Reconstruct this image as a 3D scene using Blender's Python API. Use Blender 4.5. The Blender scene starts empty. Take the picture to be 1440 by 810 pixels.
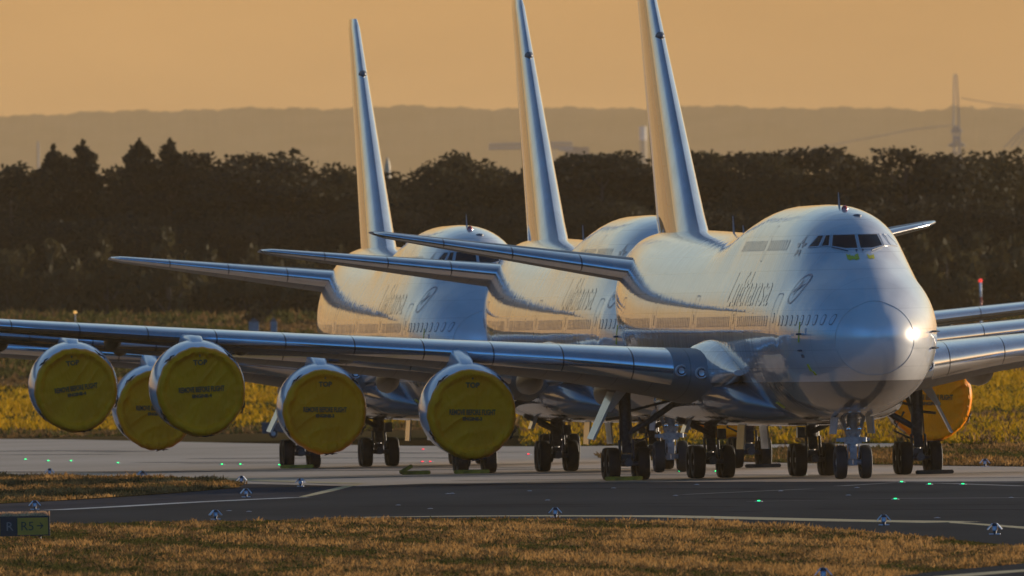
import bpy, bmesh, math, random
import numpy as np
from mathutils import Vector, Matrix
random.seed(7); RNG = np.random.default_rng(11)
sc = bpy.context.scene
COL = sc.collection
R = math.radians

# ------------------------------------------------------------------ camera
F = 44000.0; CAM_H = 6.0; V0 = 47.9; ROLL = 0.0202
pit = V0 / F
_d = Vector((0, math.cos(pit), math.sin(pit))); _u0 = Vector((0, -math.sin(pit), math.cos(pit))); _x = Vector((1, 0, 0))
_r = math.cos(ROLL) * _x - math.sin(ROLL) * _u0
_u = math.sin(ROLL) * _x + math.cos(ROLL) * _u0
camd = bpy.data.cameras.new('camera'); cam = bpy.data.objects.new('camera', camd); COL.objects.link(cam)
cam.matrix_world = Matrix(((_r.x, _u.x, -_d.x, 0), (_r.y, _u.y, -_d.y, 0), (_r.z, _u.z, -_d.z, CAM_H), (0, 0, 0, 1)))
camd.sensor_width = 36; camd.lens = 36 * F / 1440; camd.clip_start = 5; camd.clip_end = 90000; camd.dof.use_dof = True; camd.dof.focus_distance = 1010; camd.dof.aperture_fstop = 8.
sc.camera = cam

def ray(px, py):
    px = float(px); py = float(py)
    return _d + (px - 720) / F * _r - (py - 405) / F * _u
def G(px, py, z=0.0):                       # picture point -> point on the flat airfield
    d = ray(px, py); k = (z - CAM_H) / d.z
    return Vector((d.x * k, d.y * k, z))
def AT(px, py, Y):                          # picture point at distance Y
    Y = float(Y); d = ray(px, py); k = Y / d.y
    return Vector((d.x * k, Y, CAM_H + d.z * k))
def ground_z(X, Y):
    X = float(X); Y = float(Y)
    t = min(max((Y - 1800) / 1150.0, 0), 1); t = t * t * (3 - 2 * t)
    return t * (6.65 - .0194 * min(max(X, -150), 150))

# ------------------------------------------------------------------ materials
def nt(m):
    m.use_nodes = True; return m.node_tree.nodes, m.node_tree.links
def mat(name, col, rough=.5, metal=0., var=.12, scale=3., bump=0., bscale=20., coat=0., coat_r=.05, emit=None, es=0., col2=None, stretch=None, translucent=0., spec=.5):
    m = bpy.data.materials.new(name); N, L = nt(m); b = N['Principled BSDF']
    b.inputs['Roughness'].default_value = rough; b.inputs['Metallic'].default_value = metal
    b.inputs['Coat Weight'].default_value = coat; b.inputs['Coat Roughness'].default_value = coat_r
    b.inputs['Specular IOR Level'].default_value = spec
    tc = N.new('ShaderNodeTexCoord'); vec = tc.outputs['Object']
    if stretch:
        mp = N.new('ShaderNodeMapping'); mp.inputs['Scale'].default_value = stretch; L.new(vec, mp.inputs['Vector']); vec = mp.outputs[0]
    n = N.new('ShaderNodeTexNoise'); n.inputs['Scale'].default_value = scale; n.inputs['Detail'].default_value = 5
    L.new(vec, n.inputs['Vector'])
    cr = N.new('ShaderNodeValToRGB'); c = Vector(col[:3])
    if col2 is None: lo, hi = c * (1 - var), c * (1 + var)
    else: lo, hi = c, Vector(col2)
    cr.color_ramp.elements[0].position = .35; cr.color_ramp.elements[1].position = .65
    cr.color_ramp.elements[0].color = (*[min(1, v) for v in lo], 1); cr.color_ramp.elements[1].color = (*[min(1, v) for v in hi], 1)
    L.new(n.outputs['Fac'], cr.inputs['Fac']); L.new(cr.outputs['Color'], b.inputs['Base Color'])
    if bump:
        n2 = N.new('ShaderNodeTexNoise'); n2.inputs['Scale'].default_value = bscale; n2.inputs['Detail'].default_value = 3
        L.new(vec, n2.inputs['Vector'])
        bp = N.new('ShaderNodeBump'); bp.inputs['Strength'].default_value = 1; bp.inputs['Distance'].default_value = bump
        L.new(n2.outputs['Fac'], bp.inputs['Height']); L.new(bp.outputs['Normal'], b.inputs['Normal'])
        if coat: L.new(bp.outputs['Normal'], b.inputs['Coat Normal'])
    if emit:
        b.inputs['Emission Color'].default_value = (*emit, 1); b.inputs['Emission Strength'].default_value = es
    if translucent:
        out = N['Material Output']; t = N.new('ShaderNodeBsdfTranslucent'); L.new(cr.outputs['Color'], t.inputs['Color'])
        mx = N.new('ShaderNodeMixShader'); mx.inputs[0].default_value = translucent
        L.new(b.outputs[0], mx.inputs[1]); L.new(t.outputs[0], mx.inputs[2]); L.new(mx.outputs[0], out.inputs['Surface'])
    return m

def paint_mat():
    """white airliner paint, grey under the belly line, faint skin seams, slightly wavy skin panels"""
    m = bpy.data.materials.new('airliner_paint'); N, L = nt(m); b = N['Principled BSDF']
    b.inputs['Roughness'].default_value = .30; b.inputs['Metallic'].default_value = .15; b.inputs['Coat Weight'].default_value = 1; b.inputs['Coat Roughness'].default_value = .025
    b.inputs['Coat IOR'].default_value = 2.0; b.inputs['Specular IOR Level'].default_value = .15
    tc = N.new('ShaderNodeTexCoord'); sp = N.new('ShaderNodeSeparateXYZ'); L.new(tc.outputs['Object'], sp.inputs[0])
    def math_(op, a, bb, clamp=False):
        n = N.new('ShaderNodeMath'); n.operation = op; n.use_clamp = clamp; n.inputs[2].default_value = .3
        for i, v in enumerate((a, bb)):
            if v is None: continue
            if isinstance(v, (int, float)): n.inputs[i].default_value = v
            else: L.new(v, n.inputs[i])
        return n.outputs[0]
    z = sp.outputs['Z']; x = sp.outputs['X']
    ns = N.new('ShaderNodeTexNoise'); ns.inputs['Scale'].default_value = .9; ns.inputs['Detail'].default_value = 6
    mp = N.new('ShaderNodeMapping'); mp.inputs['Scale'].default_value = (.35, 1, 2.0); L.new(tc.outputs['Object'], mp.inputs[0]); L.new(mp.outputs[0], ns.inputs[0])
    cr = N.new('ShaderNodeValToRGB'); cr.color_ramp.elements[0].position = .3; cr.color_ramp.elements[1].position = .7
    cr.color_ramp.elements[0].color = (.54, .54, .54, 1); cr.color_ramp.elements[1].color = (.65, .65, .645, 1); L.new(ns.outputs['Fac'], cr.inputs[0])
    # seams: rings every 3.05 m and a few lengthwise laps
    fr = math_('FRACT', math_('MULTIPLY', math_('ADD', x, 100.0), 1 / 3.05), None)
    seam = math_('LESS_THAN', fr, .011)
    fr2 = math_('FRACT', math_('MULTIPLY', math_('ADD', x, 101.2), 1 / 1.017), None)
    seam = math_('MAXIMUM', seam, math_('MULTIPLY', math_('LESS_THAN', fr2, .018), .45))
    for zz in (4.1, 4.75, 5.45, 6.22, 6.95, 7.68, 8.3, 8.95, 9.5):
        seam = math_('MAXIMUM', seam, math_('LESS_THAN', math_('ABSOLUTE', math_('SUBTRACT', z, zz), None), .016))
    mx = N.new('ShaderNodeMixRGB'); mx.blend_type = 'MULTIPLY'; mx.inputs[2].default_value = (.45, .45, .46, 1)
    sk_ = N.new('ShaderNodeTexNoise'); sk_.inputs['Scale'].default_value = 1.; sk_.inputs['Detail'].default_value = 5
    mp3 = N.new('ShaderNodeMapping'); mp3.inputs['Scale'].default_value = (5.5, .4, .28); L.new(tc.outputs['Object'], mp3.inputs[0]); L.new(mp3.outputs[0], sk_.inputs[0])
    sr = N.new('ShaderNodeMapRange'); sr.inputs['From Min'].default_value = .35; sr.inputs['From Max'].default_value = .62; sr.inputs['To Min'].default_value = .72; sr.inputs['To Max'].default_value = 1.05; L.new(sk_.outputs['Fac'], sr.inputs[0])
    nf = N.new('ShaderNodeMapRange'); nf.inputs['From Min'].default_value = -3.5; nf.inputs['From Max'].default_value = 4.; L.new(x, nf.inputs[0])
    ms = N.new('ShaderNodeMixRGB'); ms.blend_type = 'MULTIPLY'; L.new(nf.outputs[0], ms.inputs[0]); L.new(cr.outputs[0], ms.inputs[1]); L.new(sr.outputs[0], ms.inputs[2])
    L.new(math_('MULTIPLY', seam, math_('MULTIPLY_ADD', nf.outputs[0], .5)), mx.inputs[0]); L.new(ms.outputs[0], mx.inputs[1])
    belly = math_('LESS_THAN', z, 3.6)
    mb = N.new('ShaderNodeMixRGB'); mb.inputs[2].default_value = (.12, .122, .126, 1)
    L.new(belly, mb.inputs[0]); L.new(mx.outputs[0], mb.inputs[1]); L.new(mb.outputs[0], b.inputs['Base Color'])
    n2 = N.new('ShaderNodeTexNoise'); n2.inputs['Scale'].default_value = 1.0; n2.inputs['Detail'].default_value = 2
    mp2 = N.new('ShaderNodeMapping'); mp2.inputs['Scale'].default_value = (1.9, .5, .45); L.new(tc.outputs['Object'], mp2.inputs[0]); L.new(mp2.outputs[0], n2.inputs[0])
    bp = N.new('ShaderNodeBump'); bp.inputs['Strength'].default_value = 1; bp.inputs['Distance'].default_value = .012
    L.new(n2.outputs['Fac'], bp.inputs['Height']); L.new(bp.outputs[0], b.inputs['Normal']); L.new(bp.outputs[0], b.inputs['Coat Normal'])
    return m

M = dict(
    paint=paint_mat(),
    radome=mat('radome_paint', (.585, .585, .58), .30, metal=.15, coat=1, coat_r=.05, var=.04, scale=.7),
    wing=mat('wing_paint', (.22, .22, .225), .45, spec=.2, var=.08, scale=.6, bump=.004, bscale=1.2),
    slat=mat('bare_metal', (.74, .75, .77), .15, metal=.9, var=.06, scale=1.0, bump=.003, bscale=2.),
    nac=mat('nacelle_paint', (.66, .67, .68), .22, coat=.6, coat_r=.05, var=.07, scale=1.2),
    lip=mat('polished_lip', (.8, .8, .82), .14, metal=1, var=.03),
    dark=mat('dark_metal', (.06, .06, .065), .45, metal=.3, var=.3, scale=6),
    gear=mat('gear_grey', (.09, .092, .098), .4, metal=.2, var=.25, scale=8),
    chrome=mat('strut_chrome', (.75, .75, .75), .15, metal=1, var=.05),
    tyre=mat('tyre_rubber', (.010, .0095, .009), .7, var=.3, scale=9, bump=.004, bscale=30),
    hub=mat('wheel_hub', (.35, .35, .36), .4, metal=.5, var=.2, scale=8),
    seam=mat('seam_dark', (.10, .105, .12), .5, var=.1),
    seam2=mat('seam_grey', (.30, .31, .33), .5, var=.1),
    shade_glare=mat('window_shade_and_glare', (.58, .59, .61), .3, metal=.15, coat=1, coat_r=.05, var=.1, scale=1.5),
    glass=mat('cockpit_glass', (.006, .006, .007), .06, var=.3, spec=.55),
    frame=mat('window_frame', (.55, .57, .6), .3, metal=.4, var=.1),
    letter=mat('title_grey', (.51, .515, .51), .3, metal=.15, coat=1, coat_r=.05, var=.2, scale=2),
    logo=mat('emblem_blue', (.045, .07, .16), .35, coat=1, coat_r=.05, var=.1),
    tape=mat('tape_yellow', (.55, .48, .03), .5, var=.15, scale=9),
    cover=None,
    strap=mat('strap_black', (.012, .012, .014), .6, var=.2),
    red=mat('beacon_red', (.5, .03, .02), .2, var=.1, coat=1),
    ink=mat('stencil_ink', (.05, .035, .010), .6, var=.3, scale=12),
    chock=mat('chock_yellow', (.42, .29, .02), .6, var=.3, scale=5),
    chockdark=mat('chock_backlit', (.06, .045, .03), .7, var=.4, scale=5),  # darker copy of the yellow: backlit shade put into the colour
)
def add_gaps(m, axis, step, width, dark):
    N, L = m.node_tree.nodes, m.node_tree.links; b = N['Principled BSDF']; src = b.inputs['Base Color'].links[0].from_socket
    tc = N.new('ShaderNodeTexCoord'); sp = N.new('ShaderNodeSeparateXYZ'); L.new(tc.outputs['Object'], sp.inputs[0])
    a = N.new('ShaderNodeMath'); a.operation = 'MULTIPLY_ADD'; a.inputs[1].default_value = 1 / step; a.inputs[2].default_value = 50.37; L.new(sp.outputs[axis], a.inputs[0])
    f = N.new('ShaderNodeMath'); f.operation = 'FRACT'; L.new(a.outputs[0], f.inputs[0])
    l = N.new('ShaderNodeMath'); l.operation = 'LESS_THAN'; l.inputs[1].default_value = width / step; L.new(f.outputs[0], l.inputs[0])
    mx = N.new('ShaderNodeMixRGB'); mx.inputs[2].default_value = (*dark, 1); L.new(l.outputs[0], mx.inputs[0]); L.new(src, mx.inputs[1]); L.new(mx.outputs[0], b.inputs['Base Color'])
add_gaps(M['slat'], 'Y', 2.35, .045, (.10, .10, .11)); add_gaps(M['wing'], 'Y', 1.18, .03, (.12, .12, .12))
def cover_mat():
    m = bpy.data.materials.new('cover_vinyl'); N, L = nt(m); b = N['Principled BSDF']
    b.inputs['Roughness'].default_value = .38; b.inputs['Specular IOR Level'].default_value = .08
    tc = N.new('ShaderNodeTexCoord')
    n = N.new('ShaderNodeTexNoise'); n.inputs['Scale'].default_value = 1.1; n.inputs['Detail'].default_value = 6; L.new(tc.outputs['Object'], n.inputs[0])
    cr = N.new('ShaderNodeValToRGB'); cr.color_ramp.elements[0].position = .3; cr.color_ramp.elements[1].position = .7
    cr.color_ramp.elements[0].color = (.88, .24, .002, 1); cr.color_ramp.elements[1].color = (.98, .30, .003, 1)
    L.new(n.outputs['Fac'], cr.inputs[0]); L.new(cr.outputs[0], b.inputs['Base Color'])
    mp = N.new('ShaderNodeMapping'); mp.inputs['Rotation'].default_value = (R(35), 0, 0); mp.inputs['Scale'].default_value = (1, 2.2, .6); L.new(tc.outputs['Object'], mp.inputs[0])
    w = N.new('ShaderNodeTexNoise'); w.inputs['Scale'].default_value = 2.6; w.inputs['Detail'].default_value = 5; w.inputs['Distortion'].default_value = 1.4
    L.new(mp.outputs[0], w.inputs[0])
    bp = N.new('ShaderNodeBump'); bp.inputs['Strength'].default_value = 1; bp.inputs['Distance'].default_value = .05
    L.new(w.outputs['Fac'], bp.inputs['Height']); L.new(bp.outputs[0], b.inputs['Normal'])
    return m
M['cover'] = cover_mat()

# ------------------------------------------------------------------ mesh helpers
def tag(o, label=None, cat=None, group=None, kind=None):
    if label: o['label'] = label
    if cat: o['category'] = cat
    if group: o['group'] = group
    if kind: o['kind'] = kind
    return o
def empty(name, loc=(0, 0, 0), rz=0.):
    o = bpy.data.objects.new(name, None); COL.objects.link(o); o.location = loc; o.rotation_euler = (0, 0, rz); o.empty_display_size = .5
    return o
class MB:
    def __init__(s): s.v = []; s.f = []; s.mi = []
    def add(s, vs, fs, mi=0):
        o = len(s.v); s.v += [tuple(v) for v in vs]; s.f += [tuple(o + i for i in f) for f in fs]; s.mi += [mi] * len(fs); return s
    def box(s, c, d, mi=0, rot=None, bev=0.):
        x, y, z = [k / 2 for k in d]; c = Vector(c)
        vs = [Vector((i * x, j * y, k * z)) for i in (-1, 1) for j in (-1, 1) for k in (-1, 1)]
        if rot is not None: vs = [rot @ v for v in vs]
        return s.add([v + c for v in vs], [(0, 1, 3, 2), (4, 6, 7, 5), (0, 4, 5, 1), (2, 3, 7, 6), (0, 2, 6, 4), (1, 5, 7, 3)], mi)
    def loft(s, rings, mi=0, close=True, cap0=True, cap1=True):
        n = len(rings[0]); vs = [v for r in rings for v in r]; fs = []
        m = n if close else n - 1
        for i in range(len(rings) - 1):
            for j in range(m):
                a = i * n + j; b = i * n + (j + 1) % n
                fs.append((a, b, b + n, a + n))
        if cap0: fs.append(tuple(range(n))[::-1])
        if cap1: fs.append(tuple(range((len(rings) - 1) * n, len(rings) * n)))
        return s.add(vs, fs, mi)
    def tube(s, pts, rad, n=10, mi=0):
        pts = [Vector(p) for p in pts]; rings = []
        if isinstance(rad, (int, float)): rad = [rad] * len(pts)
        for i, p in enumerate(pts):
            t = (pts[min(i + 1, len(pts) - 1)] - pts[max(i - 1, 0)]).normalized()
            a = t.cross(Vector((0, 0, 1)));
            if a.length < 1e-3: a = t.cross(Vector((1, 0, 0)))
            a.normalize(); b = t.cross(a)
            rings.append([p + rad[i] * (math.cos(q) * a + math.sin(q) * b) for q in [2 * math.pi * k / n for k in range(n)]])
        return s.loft(rings, mi)
    def lathe(s, prof, axis='x', c=(0, 0, 0), n=48, mi=0):
        """prof = [(along, r)] ; closed at ends where r == 0"""
        c = Vector(c); rings = []
        for h, r in prof:
            ring = []
            for k in range(n):
                q = 2 * math.pi * k / n; p, w = r * math.cos(q), r * math.sin(q)
                ring.append(c + (Vector((h, p, w)) if axis == 'x' else Vector((p, h, w)) if axis == 'y' else Vector((p, w, h))))
            rings.append(ring)
        return s.loft(rings, mi, cap0=prof[0][1] > 1e-4, cap1=prof[-1][1] > 1e-4)
    def build(s, name, mats, parent=None, smooth=None, recalc=True):
        me = bpy.data.meshes.new(name); me.from_pydata(s.v, [], s.f)
        for m in (mats if isinstance(mats, (list, tuple)) else [mats]): me.materials.append(m)
        me.polygons.foreach_set('material_index', s.mi)
        if recalc:
            bm = bmesh.new(); bm.from_mesh(me); bmesh.ops.remove_doubles(bm, verts=bm.verts, dist=1e-5)
            bmesh.ops.recalc_face_normals(bm, faces=bm.faces)
            if smooth:
                for e in bm.edges: e.smooth = not (len(e.link_faces) == 2 and e.calc_face_angle(0) > R(smooth))
            bm.to_mesh(me); bm.free()
        if smooth: me.polygons.foreach_set('use_smooth', [True] * len(me.polygons))
        o = bpy.data.objects.new(name, me); COL.objects.link(o)
        if parent: o.parent = parent
        return o
def text_mesh(txt, size=1., cuts=0, bold=0.):
    """flat text as (verts2d, faces), size = cap height approx"""
    cu = bpy.data.curves.new('txt', 'FONT'); cu.body = txt; cu.size = size; cu.resolution_u = 3; cu.offset = bold
    o = bpy.data.objects.new('txt', cu); COL.objects.link(o)
    bpy.context.view_layer.update()
    dg = bpy.context.evaluated_depsgraph_get(); me = bpy.data.meshes.new_from_object(o.evaluated_get(dg))
    bm = bmesh.new(); bm.from_mesh(me)
    if cuts:
        ys = [v.co.y for v in bm.verts]; lo, hi = min(ys), max(ys)
        for i in range(1, cuts):
            bmesh.ops.bisect_plane(bm, geom=bm.verts[:] + bm.edges[:] + bm.faces[:], plane_co=(0, lo + (hi - lo) * i / cuts, 0), plane_no=(0, 1, 0))
    bmesh.ops.triangulate(bm, faces=bm.faces); bm.verts.ensure_lookup_table(); bm.verts.index_update()
    vs = [(v.co.x, v.co.y) for v in bm.verts]; fs = [tuple(v.index for v in f.verts) for f in bm.faces]
    bm.free(); bpy.data.objects.remove(o); bpy.data.curves.remove(cu); bpy.data.meshes.remove(me)
    x0 = min(v[0] for v in vs); x1 = max(v[0] for v in vs)
    return [(v[0] - (x0 + x1) / 2, v[1]) for v in vs], fs, x1 - x0

# ------------------------------------------------------------------ the airliner
# local axes: x = aft from the nose gear, y = starboard, z = up from the ground
ST = [  # x, bottom, top, half width, height of max width, radius of upper lobe
 (-7.80,5.15,5.15,.00,5.15,.00),(-7.78,4.95,5.36,.22,5.15,.18),(-7.72,4.76,5.55,.43,5.15,.36),(-7.6,4.50,5.80,.70,5.14,.58),(-7.4,4.24,6.07,1.0,5.13,.82),
 (-7.0,3.88,6.43,1.38,5.12,1.1),(-6.5,3.57,6.77,1.70,5.12,1.3),(-5.5,3.13,7.32,2.14,5.14,1.5),(-4.5,2.83,7.80,2.46,5.18,1.6),(-3.5,2.60,8.22,2.70,5.22,1.66),(-2.9,2.50,8.50,2.82,5.26,1.7),
 (-2.2,2.40,8.95,2.92,5.29,1.76),(-1.2,2.30,9.42,2.96,5.33,1.95),(0,2.22,9.75,3.03,5.37,2.08),(1.5,2.17,9.95,3.10,5.41,2.18),(3.5,2.14,10.06,3.16,5.44,2.24),(6,2.12,10.09,3.21,5.47,2.24),
 (12,2.12,10.08,3.24,5.5,2.2),(15,2.12,9.98,3.26,5.5,2.2),(18,2.12,9.72,3.26,5.5,2.45),(21,2.12,9.38,3.26,5.52,2.7),(24,2.13,9.17,3.26,5.54,2.9),(27,2.14,9.14,3.26,5.56,2.95),(34,2.18,9.22,3.26,5.6,2.95),
 (38,2.28,9.28,3.24,5.66,2.92),(42,2.62,9.33,3.14,5.82,2.82),(46,3.25,9.37,2.92,6.12,2.6),(50,4.1,9.38,2.55,6.55,2.2),(54,5.15,9.33,2.02,7.1,1.7),(57,6.05,9.22,1.5,7.6,1.25),(59.5,6.95,9.05,.98,8.0,.85),(60.8,7.5,8.85,.55,8.2,.5),(61.2,7.9,8.6,.28,8.25,.28)]
_sx = np.array([s[0] for s in ST])
def _pchip(xs, ys):
    h = np.diff(xs); d = np.diff(ys) / h; m = np.zeros(len(xs))
    for i in range(1, len(xs) - 1):
        if d[i - 1] * d[i] > 0:
            w1 = 2 * h[i] + h[i - 1]; w2 = h[i] + 2 * h[i - 1]; m[i] = (w1 + w2) / (w1 / d[i - 1] + w2 / d[i])
    m[0] = d[0]; m[-1] = d[-1]
    def f(x):
        i = int(min(max(np.searchsorted(xs, x) - 1, 0), len(xs) - 2)); t = (x - xs[i]) / h[i]
        return (2*t**3-3*t**2+1)*ys[i] + (t**3-2*t**2+t)*h[i]*m[i] + (-2*t**3+3*t**2)*ys[i+1] + (t**3-t**2)*h[i]*m[i+1]
    return f
_pf = [_pchip(_sx, np.array([s[k] for s in ST])) for k in range(1, 6)]
_hw_cache = {}
def section(x):
    """starboard half outline as arrays (y,z) from keel to crown"""
    k = round(x, 3)
    if k in _hw_cache: return _hw_cache[k]
    zb, zt, w, zc, ru = [f(min(max(x, -7.8), 61.2)) for f in _pf]
    w = max(w, 1e-4); hl = max(zc - zb, 1e-4); hu = max(zt - zc, 1e-4); hm = min(w, hu * .97); ru = min(ru, hu * .95)
    tl = np.linspace(-math.pi / 2, 0, 40)
    low = np.stack([w * np.abs(np.cos(tl)) ** .93, zc + hl * np.sin(tl)], 1)
    tu = np.linspace(0, math.pi / 2, 60)
    A = np.stack([w * np.cos(tu), zc + hm * np.sin(tu)], 1); B = np.stack([ru * np.cos(tu), zt - ru + ru * np.sin(tu)], 1)
    pts = sorted(map(tuple, np.concatenate([A, B, [[0, zc]]])))
    # upper-right hull ordered by z
    P = sorted(set(map(tuple, np.concatenate([A, B]).round(5))), key=lambda p: (p[1], -p[0])); H = []
    for p in P:
        while len(H) >= 2 and (H[-1][0]-H[-2][0])*(p[1]-H[-2][1]) - (H[-1][1]-H[-2][1])*(p[0]-H[-2][0]) <= 0: H.pop()
        H.append(p)
    H = np.array(H)
    # soften the hull corners
    zz = np.concatenate([low[:-1, 1], H[:, 1]]); yy = np.concatenate([low[:-1, 0], H[:, 0]])
    o = np.stack([yy, zz], 1); _hw_cache[k] = o
    return o
def hw(x, z):
    s = section(x); return float(np.interp(z, s[:, 1], s[:, 0], left=0, right=0))
def section_even(x, n=40):
    s = section(x); d = np.concatenate([[0], np.cumsum(np.hypot(*np.diff(s, axis=0).T))]); t = np.linspace(0, d[-1], n)
    return np.interp(t, d, s[:, 0]), np.interp(t, d, s[:, 1])
def ring(x, n=40):
    y, z = section_even(x, n)
    st = [(x, y[i], z[i]) for i in range(n)]; st[0] = (x, 0, z[0]); st[-1] = (x, 0, z[-1])
    return st + [(x, -y[i], z[i]) for i in range(n - 2, 0, -1)]
def skin(x, z, side=1, off=.015):            # point just outside the skin seen from the side
    e = .05; y = hw(x, z); n = Vector((-(hw(x + e, z) - hw(x - e, z)) / (2 * e), 1, -(hw(x, z + e) - hw(x, z - e)) / (2 * e))).normalized()
    p = Vector((x, y, z)) + off * n; p.y *= side
    return p
def nose(y, z, off=.015):                    # point just outside the skin seen from the front
    def fx(yy, zz):
        lo, hi = -7.8, 6.
        for _ in range(26):
            m = (lo + hi) / 2
            if hw(m, zz) >= abs(yy): hi = m
            else: lo = m
        return hi
    e = .04; x = fx(y, z); n = Vector((-1, (fx(y + e, z) - fx(y - e, z)) / (2 * e), (fx(y, z + e) - fx(y, z - e)) / (2 * e))).normalized()
    return Vector((x, y, z)) + off * n

def airfoil(n=18):
    """closed loop of (chord fraction, upper/lower height as fraction of thickness)"""
    t = [(1 - math.cos(math.pi * i / n)) / 2 for i in range(n + 1)]
    f = lambda c: 5 * (.2969 * math.sqrt(c) - .126 * c - .3516 * c * c + .2843 * c ** 3 - .1036 * c ** 4)
    up = [(c, f(c) * 1.1) for c in t]; lo = [(c, -f(c) * .9) for c in t[1:-1]]
    return up + lo[::-1]
AF = airfoil()
def wing_rings(secs, side, vertical=False):
    out = []
    for (s, ale, zle, ch, th, inc) in secs:
        r = []
        for c, h in AF:
            x = ale + c * ch; dz = h * th - math.sin(inc) * c * ch
            r.append((x, side * s, zle + dz) if not vertical else (x, h * th / (1.1 if h > 0 else .9), s))
        out.append(r)
    return out
def interp_secs(secs, n):
    xs = np.array([s[0] for s in secs]); A = np.array(secs); t = np.linspace(xs[0], xs[-1], n)
    return [tuple(float(np.interp(q, xs, A[:, k])) for k in range(A.shape[1])) for q in t]

WING = [(2.2,11.0,3.75,18.2,2.25,R(2.2)),(3.3,12.0,3.9,17.0,2.1,R(2.2)),(5.0,13.6,4.15,15.6,1.75,R(2.2)),(8.0,16.4,4.52,13.0,1.35,R(2.0)),(12.07,20.2,4.88,10.3,1.08,R(1.6)),(17,24.8,5.3,8.9,.86,R(1.0)),
        (21.3,28.8,5.66,7.7,.74,R(.6)),(26,33.1,6.08,6.1,.58,R(0)),(30,36.9,6.44,4.7,.46,R(-.6)),(31.6,38.4,6.6,4.1,.38,R(-.8))]
def wing_at(y, k): return float(np.interp(y, [s[0] for s in WING], [s[k] for s in WING]))

def disc_ring(pts, center, inner=.8):
    return [center + (p - center) * inner for p in pts]

def wheel(name, c, parent, r=.62, w=.46):
    m = MB(); h = w / 2
    m.lathe([(-h * .55, r * .52), (-h * .92, r * .60), (-h, r * .80), (-h * .86, r * .93), (-h * .5, r * .985), (0, r), (h * .5, r * .985), (h * .86, r * .93), (h, r * .8), (h * .92, r * .6), (h * .55, r * .52)], 'y', c, 36, 0)
    for k in (-1, 1):
        m.lathe([(k * h * .56, r * .53), (k * h * .3, r * .45), (k * h * .35, r * .2), (k * h * .75, r * .16), (k * h * .75, 0)], 'y', c, 24, 1)
    return m.build(name, [M['tyre'], M['hub']], parent, smooth=40)

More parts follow.
